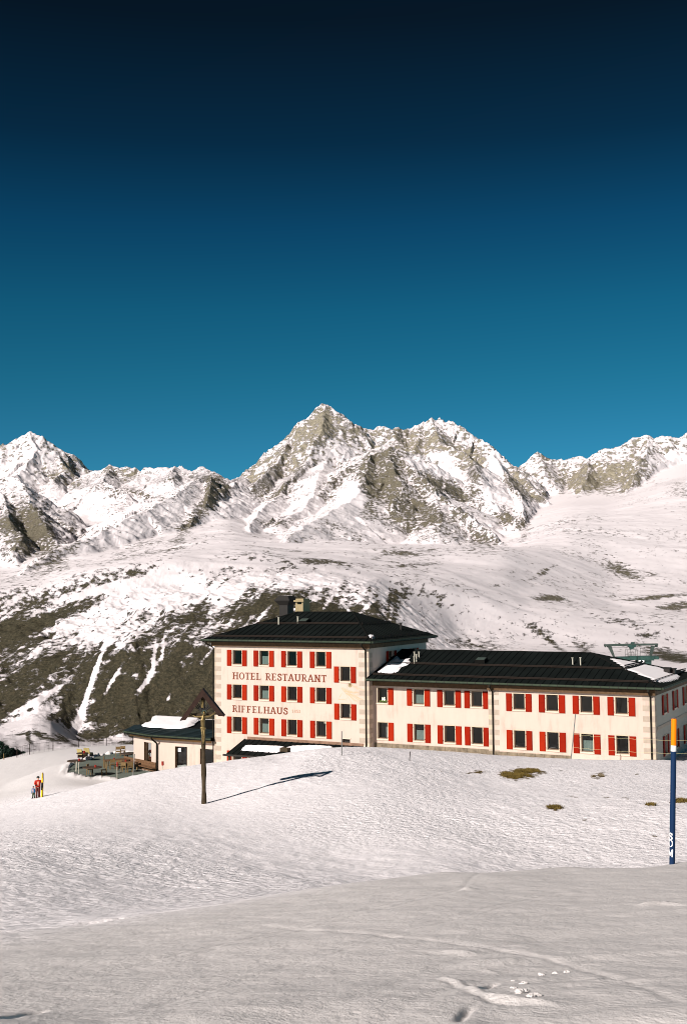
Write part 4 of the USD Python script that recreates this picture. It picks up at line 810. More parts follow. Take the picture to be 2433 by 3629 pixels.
snow_patch(wing, wh.on('right'), roof_poly(wh, 'right', [(2155, 2333), (2185, 2338), (2272, 2353), (2258, 2358), (2235, 2364), (2212, 2368), (2185, 2352)]), .07, .16, .3, seed=12)
snow_patch(wing, wh.on('right'), roof_poly(wh, 'right', [(2214, 2372), (2240, 2367), (2275, 2356), (2330, 2366), (2380, 2385), (2410, 2398), (2400, 2408), (2370, 2418), (2345, 2420), (2318, 2418), (2305, 2408), (2270, 2396), (2250, 2385)]), .08, .16, .3, seed=13)
for a, b in (((2210, 2369), (2273, 2354)), ((2376, 2391), (2425, 2380))):
    p, q = [wh.on('right')(np.array([(*wh.at_px('right', *z, None), .22)]))[0] for z in (a, b)]; part(WR, 'snow_guard', MB().tube([p, q], .05, 6).tube([p - (0, 0, .12), q - (0, 0, .12)], .04, 6), 'snow_guard')
for px, py in ((2363, 2388), (2382, 2391)):
    u, w = wh.at_px('right', px, py, None); p = wh.on('right')(np.array([(u, w, 0)]))[0]
    c = part(wing, 'chimney', MB().box(p[0] - .22, p[0] + .22, p[1] - .22, p[1] + .22, p[2] - .2, p[2] + .42), 'dark_metal'); part(c, 'cap', MB().box(p[0] - .28, p[0] + .28, p[1] - .28, p[1] + .28, p[2] + .424, p[2] + .48), 'dark_metal')

# ---- low restaurant at the left end
annex = thing('restaurant_annex', 'low cream restaurant annex with large windows under a snow capped tiled roof', 'building', BASE, ROTZ)
def build_annex():
    plan = np.array([(-12.27, .3), (-18.25, .25), (-21.7, 1.35), (-23.0, 4.5), (-22.6, 8.4), (-18.5, 10.8), (-12.27, 10.8)])
    ztop, zbot = -12.32, -15.9
    def seg(a, b):
        u = (b - a); L = np.linalg.norm(u); u = u / L; n = np.array([u[1], -u[0]])       # outward when walking the plan as listed
        if n @ (a - np.array([-16., 6.])) < 0: n = -n
        return (lambda v: np.stack([a[0] + v[:, 0] * u[0] + v[:, 1] * n[0], a[1] + v[:, 0] * u[1] + v[:, 1] * n[1], v[:, 2]], -1)), L
    def big(frm, u0, u1, z0, z1, blind=False):
        z0, z1 = hz(z0), hz(z1); w = .06; n0, n1 = -.26, -.19
        Wn = part(annex, 'window', MB().box(u0 + .003, u0 + w, n0, n1, z0 + .003, z1 - .003, frm).box(u1 - w, u1 - .003, n0, n1, z0 + .003, z1 - .003, frm).box(u0 + w, u1 - w, n0, n1, z1 - w, z1 - .003, frm).box(u0 + w, u1 - w, n0, n1, z0 + .003, z0 + w, frm), 'window_wood')
        part(Wn, 'pane', MB().add(frm(np.array([(u0 + w, -.225, z0 + w), (u1 - w, -.225, z0 + w), (u1 - w, -.225, z1 - w), (u0 + w, -.225, z1 - w)])), [(0, 1, 2, 3)]), 'glass')
        part(Wn, 'lining', MB().box(u0 + .003, u0 + .03, -.185, .0, z0 + .004, z1 - .004, frm).box(u1 - .03, u1 - .003, -.185, .0, z0 + .004, z1 - .004, frm), 'cornice_wood')
        part(Wn, 'sill', MB().box(u0 - .06, u1 + .06, .003, .07, z0 - .1, z0 - .01, frm), 'sill_stone')
    for i in range(len(plan)):
        a, b = plan[i], plan[(i + 1) % len(plan)]
        if i == len(plan) - 1: continue
        frm, L = seg(a, b); holes = []
        if i == 0: holes = [(.35, -15.0, 1.65, -13.0), (2.95, -15.0, 4.2, -12.95)]
        if i == 1: holes = [(.95, -14.75, 2.05, -12.85)]
        part(annex, 'wall', wall_mesh(frm, 0, L, zbot, ztop, holes, th=.3), 'plaster')
        for h in holes: big(frm, h[0], h[2], h[1], h[3])
    # roof: facets from the eave polygon up to a short ridge
    c = np.array([-16.0, 6.0]); ev = np.array([p + (p - c) / np.linalg.norm(p - c) * (.95 if k not in (0, 6) else 0) for k, p in enumerate(plan)])
    ev[0] = (-12.27, -.55); ev[1] = (-18.35, -.6); ev[2] = (-22.3, .75); ev[6] = (-12.27, 11.6)
    ze, zr = hz(-12.02), hz(-11.36); r0, r1 = np.array([-18.2, 5.6, zr]), np.array([-12.27, 5.6, zr])
    E = [np.array([p[0], p[1], ze]) for p in ev]; deck = MB()
    faces = [(E[0], E[1], r0, r1), (E[1], E[2], r0), (E[2], E[3], r0), (E[3], E[4], r0), (E[4], E[5], r0), (E[5], E[6], r1, r0)]
    for f in faces: deck.add(f, [(0, 1, 2), (0, 2, 3)] if len(f) == 4 else [(0, 1, 2)])
    for p, q in zip(E[:-1], E[1:]): deck.add([p, q, q - (0, 0, .2), p - (0, 0, .2)], [(0, 1, 2, 3)])
    deck.add([e - (0, 0, .2) for e in E], [(0, i, i + 1) for i in range(1, len(E) - 1)])
    R = part(annex, 'roof', deck, 'roof_edge')
    def plane(P):
        o = P[0]; u = P[1] - P[0]; u = u / np.linalg.norm(u); n = np.cross(u, P[2] - P[0]); n /= np.linalg.norm(n)
        if n[2] < 0: n = -n
        w = np.cross(n, u); w = w if w @ (P[2] - P[0]) > 0 else -w
        return o, u, w, n, Polygon([((q - o) @ u, (q - o) @ w) for q in P])
    for f in faces[:3]:
        o, u, w, n, g = plane(f); fn = lambda v: o + v[:, :1] * u + v[:, 1:2] * w + v[:, 2:3] * n
        y = 0.; Hh = g.bounds[3]; x0, x1 = g.bounds[0], g.bounds[2]
        while y < Hh - .05:                                             # rows of tiles, each tile a piece
            x = x0
            while x < x1:
                t = g.intersection(sbox(x + .006, y, x + .544, min(y + .42, Hh)))
                if not t.is_empty and t.area > .02 and y < 2.6: part(R, 'roof_tile', MB().extr(t, .03, lambda v: fn(np.column_stack([v[:, 0], v[:, 1], v[:, 2] + .005 + .06 * np.clip(1 - (v[:, 1] - y) / .42, 0, 1)]))), 'annex_roof')
                x += .55
            y += .42
    def px(f, x, y):
        o, u, w, n, g = plane(f); v = LOCAL(ray(x, y)); cc = LOCALP(np.zeros(3)); k = ((o - cc) @ n) / (v @ n); q = cc + k * v - o; return q @ u, q @ w
    f0 = faces[0]; o, u, w, n, g = plane(f0); fn0 = lambda v: o + v[:, :1] * u + v[:, 1:2] * w + v[:, 2:3] * (n) + n * .1
    edge = [(500, 2574), (508, 2580), (535, 2584), (565, 2584), (600, 2588), (640, 2588), (668, 2582), (690, 2574), (690, 2570), (700, 2562), (715, 2555)]
    P = [px(f0, *q) for q in edge]; Hh = g.bounds[3]
    ring = P + [(P[-1][0] + .2, Hh - .02), (3.0, Hh - .01), (P[0][0] + 1.2, Hh - .02), (P[0][0] - .3, Hh * .62)]
    snow_patch(annex, fn0, Polygon(ring).buffer(0), .2, .18, .35, seed=21, ragged=.05)
    f1 = faces[1]; o1, u1, w1, n1, g1 = plane(f1); fn1 = lambda v: o1 + v[:, :1] * u1 + v[:, 1:2] * w1 + v[:, 2:3] * n1 + n1 * .1
    snow_patch(annex, fn1, g1.intersection(sbox(-9, g1.bounds[3] * .52, 9, 9)).buffer(-.12), .2, .18, .3, seed=22)
    for p, q in ((E[0], E[1]), (E[1], E[2]), (E[2], E[3])): gutter(annex, [p + (0, 0, -.03) + (p - np.array([-16, 6, ze])) * .008, q + (0, 0, -.03) + (q - np.array([-16, 6, ze])) * .008], .075)
    fas = MB()
    for p, q in ((E[0], E[1]), (E[1], E[2]), (E[2], E[3])):
        s_ = lambda e: e + (np.array([-16, 6, ze]) - e) * np.array([.06, .06, 0])
        p, q = s_(p), s_(q); fas.add([p - (0, 0, .205), q - (0, 0, .205), q - (0, 0, .40), p - (0, 0, .40)], [(0, 1, 2, 3)])
        p2, q2 = s_(p), s_(q); fas.add([p - (0, 0, .40), q - (0, 0, .40), q2 - (0, 0, .42), p2 - (0, 0, .42)], [(0, 1, 2, 3)])
    part(annex, 'fascia', fas, 'eave_wood')
    part(annex, 'downpipe', MB().tube([(-18.3, -.62, ze - .1), (-18.3, -.6, ze - .3), (-18.28, .1, ze - .75), (-18.28, .12, ze - .9), (-18.28, .12, .4)], .07, 8), 'downpipe', smooth=50)
    part(annex, 'notice', MB().box(-16.15, -15.85, .27, .29, hz(-13.4), hz(-13.1)), 'marker_white')
build_annex()

# ------------------------------------------------------------------ terrace and its furniture
g = TERRACE.buffer(.35)
tp = usdkit.mesh(stage, '/World/terrace', MB().extr(g, .2, lambda v: v + (0, 0, TERR_Z - .2)).mesh(), M['terrace_paving']).GetPrim(); tag(tp, 'grey green paved terrace cleared of snow', kind='structure')
def T_at(px, py, h=0.): p = at_z(px, py, TERR_Z + h); p[2] = TERR_Z; return p
def round_table(label, p, r, mat='table_brown', red=True):
    t = thing('round_table', label, 'table', p, group=None)
    part(t, 'tabletop', MB().tri(trimesh.creation.cylinder(r, .05, sections=28).apply_translation((0, 0, .72))), mat)
    part(t, 'pedestal', MB().tube([(0, 0, .03), (0, 0, .69)], .05, 8), 'dark_metal'); part(t, 'foot', MB().tri(trimesh.creation.cylinder(.3, .03, sections=16).apply_translation((0, 0, .015))), 'dark_metal')
    if red: part(t, 'reserved_stand', MB().tube([(r * .35, -.1, .748), (r * .35, -.1, .93)], .085, 8), 'red_plastic')
    return t
round_table('dark round table with two wooden chairs in the open middle of the terrace', T_at(327, 2720, .72), .82)
round_table('brown round table at the left snowy edge of the terrace beside two steel posts', T_at(270, 2697, .72), .8)
round_table('small dark round table sunk in the snow beyond the cleared terrace', at_z(292, 2663, TERR_Z + .9) - (0, 0, .9), .55)
round_table('dark round table close to the annex corner at the back of the terrace', T_at(452, 2671, .72), .7, red=False)
def wood_table(label, p, L, W_, rot, red=True):
    t = thing('wooden_table', label, 'table', p, rot)
    part(t, 'tabletop', MB().box(-L / 2, L / 2, -W_ / 2, W_ / 2, .70, .75), 'bench_wood')
    for sx in (-1, 1):
        for sy in (-1, 1): part(t, 'leg', MB().box(sx * (L / 2 - .12) - .05, sx * (L / 2 - .12) + .05, sy * (W_ / 2 - .1) - .04, sy * (W_ / 2 - .1) + .04, 0, .697), 'chair_wood')
    if red: part(t, 'reserved_stand', MB().tube([(-.2, 0, .752), (-.2, 0, .9)], .07, 8), 'red_plastic')
wood_table('long wooden table nearest the thin red topped pole on the terrace', T_at(412, 2692, .75), 2.2, .9, 25)
wood_table('wooden table with white menus against the low plank wall', T_at(452, 2700, .75), 1.8, .85, -27.5)
wood_table('low brown table under the middle annex window', T_at(575, 2703, .75), .9, .6, -27.5, True)
chair0 = thing('wooden_chair', 'wooden chair on the left of the dark round table in mid terrace', 'chair', T_at(318, 2746), 80, 'wooden terrace chairs')
part(chair0, 'seat', MB().box(-.22, .22, -.22, .22, .43, .47), 'chair_wood'); part(chair0, 'backrest', MB().box(-.21, .21, .19, .22, .60, .88), 'chair_wood')
for sx in (-1, 1):
    part(chair0, 'leg', MB().box(sx * .2 - .022, sx * .2 + .022, -.21, -.166, 0, .427), 'chair_wood'); part(chair0, 'leg', MB().box(sx * .2 - .022, sx * .2 + .022, .176, .226, 0, .90), 'chair_wood')
for (px, py), rz, lab in [((368, 2748), -70, 'wooden chair on the right of the dark round table in mid terrace'), ((376, 2716), 95, 'wooden chair at the left end of the long wooden table'), ((398, 2727), 200, 'wooden chair on the near side of the long wooden table, left one'), ((422, 2730), 190, 'wooden chair on the near side of the long wooden table, beside the red topped pole'),
                       ((440, 2738), 170, 'wooden chair in front of the table with white menus, left one'), ((460, 2738), 200, 'wooden chair in front of the table with white menus, right one'), ((418, 2681), 10, 'dark wooden chair at the back snow edge, left of a pair'), ((434, 2679), 0, 'dark wooden chair at the back snow edge, right of a pair')]:
    copy_of(chair0, 'wooden_chair', lab, T_at(px, py), rz, 'wooden terrace chairs')
def lounge(label, p, rot):
    t = thing('yellow_chair', label, 'chair', p, rot, 'yellow terrace chairs')
    part(t, 'seat', MB().box(-.3, .3, -.28, .28, .30, .38), 'chair_yellow'); part(t, 'backrest', MB().beam((0, .27, .38), (0, .42, .85), .6, .05, up=(0, 1, 0)), 'chair_yellow')
    for sx in (-1, 1): part(t, 'side_frame', MB().box(sx * .29 - .03, sx * .29 + .03, -.28, .28, .0, .297), 'table_brown')
lounge('pale yellow chair half snowed in, left of the two behind the terrace edge', at_z(291, 2688, TERR_Z) + (0, 0, .05), 150); lounge('bright yellow chair half snowed in, right of the two behind the terrace edge', at_z(314, 2684, TERR_Z) + (0, 0, .05), 160)
# low plank wall by the annex corner
def plank_wall():
    a, b = T_at(440, 2716), T_at(551, 2741); t = thing('plank_bench_wall', 'low brown plank wall along the terrace in front of the annex', 'bench', a)
    q = b - a
    for k in range(4): part(t, 'plank', MB().beam((0, 0, .2 + .2 * k), q + (0, 0, .2 + .2 * k), .06, .185), 'bench_wood')
    for u in (0, .5, 1): part(t, 'post', MB().beam(q * u + (0, .09, 0), q * u + (0, .09, .9), .09, .09, up=(0, 1, 0)), 'chair_wood')
    part(t, 'bench_seat', MB().beam((.1, -.35, .45), q + (-.1, -.35, .45), .4, .05), 'bench_wood')
plank_wall()
def stick(name, label, cat, px0, px1, d, r, mat, top=None, topmat=None, group=None, ground=True):
    b = at(*px0, d); e = at(*px1, d); t = thing(name, label, cat, b, group=group)
    part(t, 'shaft', MB().tube([(0, 0, -.15), e - b], r, 8), mat)
    if top: part(t, 'cap', MB().tube([(e - b) * (1 - top / np.linalg.norm(e - b)), (e - b) + (0, 0, .02)], r * 2.6, 8), topmat)
stick('terrace_pole', 'thin pale pole with a red cap standing in front of the wooden tables', 'pole', (415, 2757), (415, 2702), 94.5, .02, 'pale_metal', .35, 'red_plastic')
stick('terrace_pole', 'short steel post left of a pair at the terrace edge table', 'pole', (270, 2728), (271, 2700), 97, .045, 'pale_metal'); stick('terrace_pole', 'slim steel post right of a pair at the terrace edge table', 'pole', (278, 2736), (279, 2702), 96, .03, 'pale_metal')
stick('terrace_pole', 'thin dark pole with red knob behind the snowed in yellow chairs', 'pole', (293, 2676), (293, 2662), 107, .03, 'table_brown', .15, 'red_plastic'); stick('terrace_pole', 'leaning grey post against the left annex window', 'pole', (471, 2745), (477, 2673), 94, .035, 'grey_pole'); stick('terrace_pole', 'short red topped post by the middle annex window', 'pole', (577, 2724), (576, 2700), 95, .04, 'pale_metal', .3, 'red_plastic')

# ------------------------------------------------------------------ wayside cross
def crucifix():
    b = on_ground(723, 2852, 46); d = b[1]
    t = thing('wayside_cross', 'dark wooden wayside cross with carved figure under a small gabled roof', 'cross', b)
    P = lambda px, py, dd=0.: at(px, py, d + dd) - b
    top = P(719, 2450); n = 24; zs = np.linspace(0, 1, n); pts = np.array([(0, 0, -.3)]) + zs[:, None] * (top - np.array([0, 0, -.3])); rr = .098 + .012 * np.sin(zs * 23) * (zs < .6) - .015 * zs
    part(t, 'post', MB().tube(pts, rr, 12), 'old_wood', smooth=60)
    k = d / FPX
    ap = P(720, 2440); dep = .22
    for a, e, lab in ((ap, P(640, 2551), 0), (ap, P(797, 2536), 1)):
        dirn = (e - a) / np.linalg.norm(e - a); nrm = np.array([-dirn[2], 0, dirn[0]]); nrm = nrm if nrm[2] < 0 else -nrm
        for y0, y1 in ((-dep, -.15), (-.145, .02), (.025, dep)):
            q = [a + (0, y, 0) for y in (y0, y1)] + [e + (0, y, 0) for y in (y0, y1)]; th = nrm * .055
            part(t, 'roof_board', MB().add(q + [v + th for v in q], [(0, 2, 3, 1), (4, 5, 7, 6), (0, 1, 5, 4), (2, 6, 7, 3), (0, 4, 6, 2), (1, 3, 7, 5)]), 'roof_board')
        q = [a + (0, -dep - .004, 0), e + (0, -dep - .004, 0)]; bw = .185; wd = nrm * bw
        f = [q[0], q[1], q[1] + (a - e) / np.linalg.norm(a - e) * .15 + wd * .98, q[0] - (0, 0, bw / max(abs(dirn[0]), .2))]
        part(t, 'barge_board', MB().add(f + [v - (0, .05, 0) for v in f], [(0, 1, 2, 3), (4, 7, 6, 5), (0, 4, 5, 1), (1, 5, 6, 2), (2, 6, 7, 3), (3, 7, 4, 0)]), 'roof_board')
    ca, cbm = P(672, 2534), P(772, 2528); ca[1] = cbm[1] = -.02
    part(t, 'crossbeam', MB().beam(ca, cbm, .1, .1), 'old_wood')
    c = P(721, 2526); c[1] = -.12
    for ang in (118, 128, 140, 52, 60, 40, -122, -132, 100, 82):
        a = math.radians(ang); u = np.array([math.cos(a), 0, math.sin(a)]); L = .50 if ang > 0 else .42
        part(t, 'ray', MB().tube([c + u * .1, c + u * L * .6, c + u * L], [.03, .024, .004], 5), 'dark_metal')
    part(t, 'title_board', MB().beam(P(718, 2482) + (0, -.13, 0), P(718, 2508) + (0, -.13, 0), .09, .03, up=(0, 1, 0)), 'bronze')
    # carved figure: head bowed, arms raised along the beam, legs together
    y = -.17; hd, nk, ch, hp, kn, ft = [np.array([v[0], yy, v[2]]) for v, yy in ((P(725, 2527), y - .05), (P(722, 2537), y), (P(720, 2550), y - .03), (P(721, 2580), y), (P(723, 2604), y - .06), (P(722, 2628), y))]
    B = [((hd + (0, 0, .04), .052), (hd - (0, 0, .03), .044)), ((nk, .035), (hd, .04)), ((nk, .06), (ch, .085)), ((ch, .085), (hp, .065))]
    for s, hnd in ((-1, P(680, 2533)), (1, P(762, 2527))):
        sh = nk + (s * .095, 0, -.02); hnd = np.array([hnd[0], y + .04, hnd[2] + .01]); el = (sh + hnd) / 2 + (0, -.02, -.05)
        B += [((nk, .045), (sh, .042)), ((sh, .042), (el, .03)), ((el, .03), (hnd, .022)), ((hnd, .022), (hnd + (s * .05, 0, .03), .012))]
        B += [((hp + (s * .035, 0, 0), .06), (kn + (s * .03, 0, 0), .043)), ((kn + (s * .03, 0, 0), .043), (ft + (s * .015, 0, 0), .026)), ((ft + (s * .015, 0, 0), .026), (ft + (s * .015, -.05, -.04), .02))]
    part(t, 'carved_figure', body(B, .025, 4), 'bronze', smooth=True)
    part(t, 'halo', MB().tri(trimesh.creation.torus(.085, .012, 16, 6).apply_transform(trimesh.transformations.rotation_matrix(math.pi / 2, (1, 0, 0))).apply_translation(hd + (0, .06, .03))), 'verdigris'); part(t, 'loincloth', body([((hp + (-.05, -.005, .02), .07), (hp + (.05, -.005, .01), .07)), ((hp + (.0, -.01, -.02), .068), (hp + (.03, -.015, -.13), .05))], .03), 'bronze', smooth=True)
    part(t, 'foot_block', MB().beam(ft + (0, .06, -.09), ft + (0, .06, -.02), .13, .1, up=(0, 1, 0)), 'old_wood')
crucifix()

# ------------------------------------------------------------------ marker pole and other poles on the snow
def marker():
    b = on_ground(2380, 3056, 15.6); d = b[1]; e = at(2387, 2548, d) - b; L = np.linalg.norm(e); u = e / L
    t = thing('piste_marker', 'tall round piste marker pole, blue with white band and orange top', 'pole', b); r = .037
    part(t, 'lower_shaft', MB().tube([u * -.3, u * L * .775], r, 20), 'marker_blue', smooth=50, label='dark blue lower shaft'); part(t, 'band', MB().tube([u * (L * .775 + .0005), u * L * .815], r, 20), 'marker_white', smooth=50, label='white band')
    part(t, 'upper_shaft', MB().tube([u * (L * .815 + .0005), u * (L - .012), u * L], [r, r, r * .8], 20), 'marker_orange', smooth=50, label='orange top')
    back_ = -b[:2] / np.linalg.norm(b[:2]); a0 = math.atan2(back_[1], back_[0]) - .72                         # the writing faces a little left of the camera
    for ch, zc in (('S', .365), ('O', .275), ('M', .145)):
        gl, w = glyph(ch, .2, .0, .0); gl = affinity.scale(affinity.translate(gl, -w / 2, -.5), .085, .095, origin=(0, 0)).segmentize(.008)
        m = trimesh.creation.extrude_polygon(gl if gl.geom_type == 'Polygon' else max(gl.geoms, key=lambda q: q.area), .0015, engine='earcut').subdivide()
        v = m.vertices; a = a0 + v[:, 0] / r; rad = r + .0006 + v[:, 2]
        part(t, 'letter', MB().add(np.stack([rad * np.cos(a), rad * np.sin(a), np.zeros(len(v))], -1) + (zc + v[:, 1])[:, None] * u, m.faces), 'marker_white')
marker()
p = on_ground(1211, 2681, 62); stick('thin_pole', 'thin grey pole on the snow crest below the stair windows', 'pole', (1211, 2683), (1210.5, 2592), p[1], .027, 'grey_pole')
p = on_ground(1449, 2697, 66); stick('short_stake', 'short thin stake leaning in the snow before the wing', 'stake', (1449, 2699), (1453, 2664), p[1], .02, 'snow_guard')
stick('wooden_post', 'short wooden post at the left edge beside the dark dwarf pines', 'post', (14, 2692), (13, 2671), 132, .05, 'chair_wood')
def rope_fence():
    b = at(2021, 2688, 75); e = at(2038, 2532, 75); t = thing('rope_fence', 'leaning grey pole with two thin ropes running right across the wing end', 'fence', b)
    part(t, 'pole', MB().tube([(0, 0, -.2), e - b], .035, 8), 'grey_pole'); k = lambda y: at(2021 + (2688 - y) * .109, y, 75)
    for y0, x1, y1, dd in ((2649, 2500, 2671, 69), (2603, 2500, 2625, 69)):
        a, c = k(y0), at(x1, y1, dd); u = np.linspace(0, 1, 12)[:, None]; q = a + u * (c - a) - np.array([0, 0, 1]) * (.12 * 4 * u * (1 - u)); part(t, 'rope', MB().tube(q - b, .0055, 5), 'rope')
    c0 = at(2500, 2720, 69); part(t, 'pole', MB().tube([c0 - b - (0, 0, .2), at(2504, 2590, 69) - b], .035, 8), 'grey_pole')
    part(t, 'rope_loop', MB().tube([k(2590) - b + (.1 * math.sin(a), 0, -.35 * a / 6 + .03 * math.cos(2 * a)) for a in np.linspace(0, 6, 14)], .012, 5), 'rope')
rope_fence()
def mesh_fence():
    posts = [(60, 2648, 2690, 131), (105, 2637, 2677, 132), (188, 2627, 2662, 137.5), (279, 2620, 2651, 141.5), (377, 2615, 2645, 145.5), (470, 2610, 2642, 149)]
    P = [(at(x, y1, d), at(x, y0, d)) for x, y0, y1, d in posts]; b = P[0][0]; t = thing('mesh_fence', 'long low wire fence along the drop behind the terrace', 'fence', b); wires = MB(); rails = MB()
    for lo, hi in P: part(t, 'post', MB().tube([lo - b - (0, 0, .3), hi - b], .045, 6), 'snow_guard')
    for (l0, h0), (l1, h1) in zip(P[:-1], P[1:]):
        n = int(np.linalg.norm(l1 - l0) / .2)
        for k in range(1, n): u = k / n; wires.tube([l0 + u * (l1 - l0) - b - (0, 0, .1), h0 + u * (h1 - h0) - b - (0, 0, .05)], .009, 3, False)
        rails.tube([h0 - b - (0, 0, .05), h1 - b - (0, 0, .05)], .014, 4)
    part(t, 'upright_wires', wires, 'snow_guard', kind='stuff'); part(t, 'top_wire', rails, 'snow_guard')
mesh_fence()
# dwarf pines at the left edge
def pine(label, base, h, w, seed):
    rr = np.random.default_rng(seed); t = thing('dwarf_pine', label, 'shrub', base, group='dark dwarf pines at the left edge'); part(t, 'trunk', MB().tube([(0, 0, -.3), (.05, 0, h * .5), (0, 0, h * .95)], [.09, .06, .015], 6), 'bark')
    n = 1500; z = rr.uniform(0, 1, n) ** 1.2; a = rr.uniform(0, 2 * math.pi, n); lob = .75 + .3 * np.sin(a * 3 + seed) + .15 * np.sin(z * 17 + a * 5); rad = w * (1 - z) ** .7 * lob * np.sqrt(rr.uniform(.15, 1, n))
    c = np.stack([rad * np.cos(a), rad * np.sin(a), .05 + z * h], -1); d1, d2 = rr.normal(0, 1, (n, 3)), rr.normal(0, 1, (n, 3)); d1 /= np.linalg.norm(d1, axis=1, keepdims=True); d2 /= np.linalg.norm(d2, axis=1, keepdims=True)
    s = rr.uniform(.10, .24, n)[:, None]; v = np.stack([c - d1 * s, c + d1 * s, c + d2 * s * .8], 1).reshape(-1, 3); part(t, 'crown', MB().add(v, np.arange(3 * n).reshape(-1, 3)), 'needles')
for k, (px, py, d, h, w, lab) in enumerate([(2, 2698, 135, 2.3, 1.8, 'tallest dark dwarf pine at the very left edge'), (24, 2696, 137, 1.75, 1.5, 'dark dwarf pine second from the left edge behind the wooden post'), (44, 2692, 138, 1.35, 1.4, 'middle dark dwarf pine of the row left of the wire fence'), (63, 2688, 139, 1.0, 1.25, 'low dark dwarf pine next to the end of the wire fence'), (82, 2684, 140, .65, 1.1, 'lowest dark dwarf pine under the first wires of the fence'), (-22, 2700, 120, 2.4, 1.6, 'dark dwarf pine cut by the left edge')]):
    if px > -10: pine(lab, at(px, py, d) - (0, 0, .1), h, w, k + 1)

# ------------------------------------------------------------------ chairlift station behind the wing
def lift():
    d = 150.; b = at(2240, 2420, d); b[2] = gz([b[0]], [b[1]])[0]; t = thing('chairlift_station', 'green grey steel chairlift portal with working platform behind the wing roof', 'lift station', b)
    P = lambda x, y, dy=0.: at(x, y, d) - b + (0, dy, 0)
    part(t, 'top_beam', MB().beam(P(2140, 2287), P(2329, 2284), .5, .26), 'lift_steel')
    for x in (2143, 2150, 2322, 2327): part(t, 'cable_guide', MB().beam(P(x, 2284), P(x, 2294), .12, .3, up=(0, 1, 0)), 'lift_steel')
    for a, c in (((2158, 2290), (2175, 2330)), ((2312, 2290), (2303, 2330))):
        u, v = P(*a), P(*c); part(t, 'leg', MB().add([u + (i * .24, j * .2, 0) for i in (-1, 1) for j in (-1, 1)] + [v + (i * .10, j * .2, 0) for i in (-1, 1) for j in (-1, 1)], [(0, 1, 3, 2), (4, 6, 7, 5), (0, 4, 5, 1), (2, 3, 7, 6), (0, 2, 6, 4), (1, 5, 7, 3)]), 'lift_steel')
    part(t, 'drive_head', MB().beam(P(2234, 2286), P(2238, 2300), .55, .5, up=(0, 1, 0)).beam(P(2224, 2289), P(2250, 2289), .55, .32), 'lift_dark'); part(t, 'lamp', MB().beam(P(2235, 2279), P(2246, 2279), .2, .2), 'lift_dark')
    part(t, 'hanging_wire', MB().tube([P(2165, 2294), P(2306, 2293)], .02, 5), 'railing'); part(t, 'platform', MB().beam(P(2180, 2334), P(2326, 2330), 2.2, .38), 'lift_dark')
    part(t, 'machine_housing', MB().beam(P(2252, 2332, -.4), P(2308, 2332, -.4), 1.6, .55).beam(P(2252, 2344, -.3), P(2300, 2346, -.3), 1.4, .6), 'lift_dark'); part(t, 'machine_housing', MB().beam(P(2222, 2330, -.8), P(2246, 2330, -.8), .9, .5), 'lift_dark')
    part(t, 'column', MB().beam(P(2240, 2345), (P(2240, 2345) * (1, 1, 0)), .9, .9, up=(0, 1, 0)), 'lift_steel')
    def rail(xs, yt, yb, mids):
        m = MB()
        for x in xs: m.tube([P(x, yt, -1.0), P(x, yb, -1.0)], .028, 5)
        for y in mids: m.tube([P(xs[0], y, -1.0), P(xs[-1], y, -1.0)], .028, 5)
        part(t, 'railing', m, 'railing')
    rail((2207, 2214, 2225, 2243, 2250), 2301, 2334, (2302, 2317)); rail((2260, 2277), 2295, 2330, (2296, 2311)); rail((2282, 2293, 2302, 2312), 2316, 2336, (2317, 2326)); rail((2220, 2229, 2238), 2310, 2338, (2312, 2324))
    part(t, 'sign_plate', MB().beam(P(2257, 2338, -1.25), P(2257, 2348, -1.25), .3, .03, up=(0, 1, 0)).beam(P(2269, 2338, -1.25), P(2269, 2348, -1.25), .25, .03, up=(0, 1, 0)), 'marker_white')
lift()

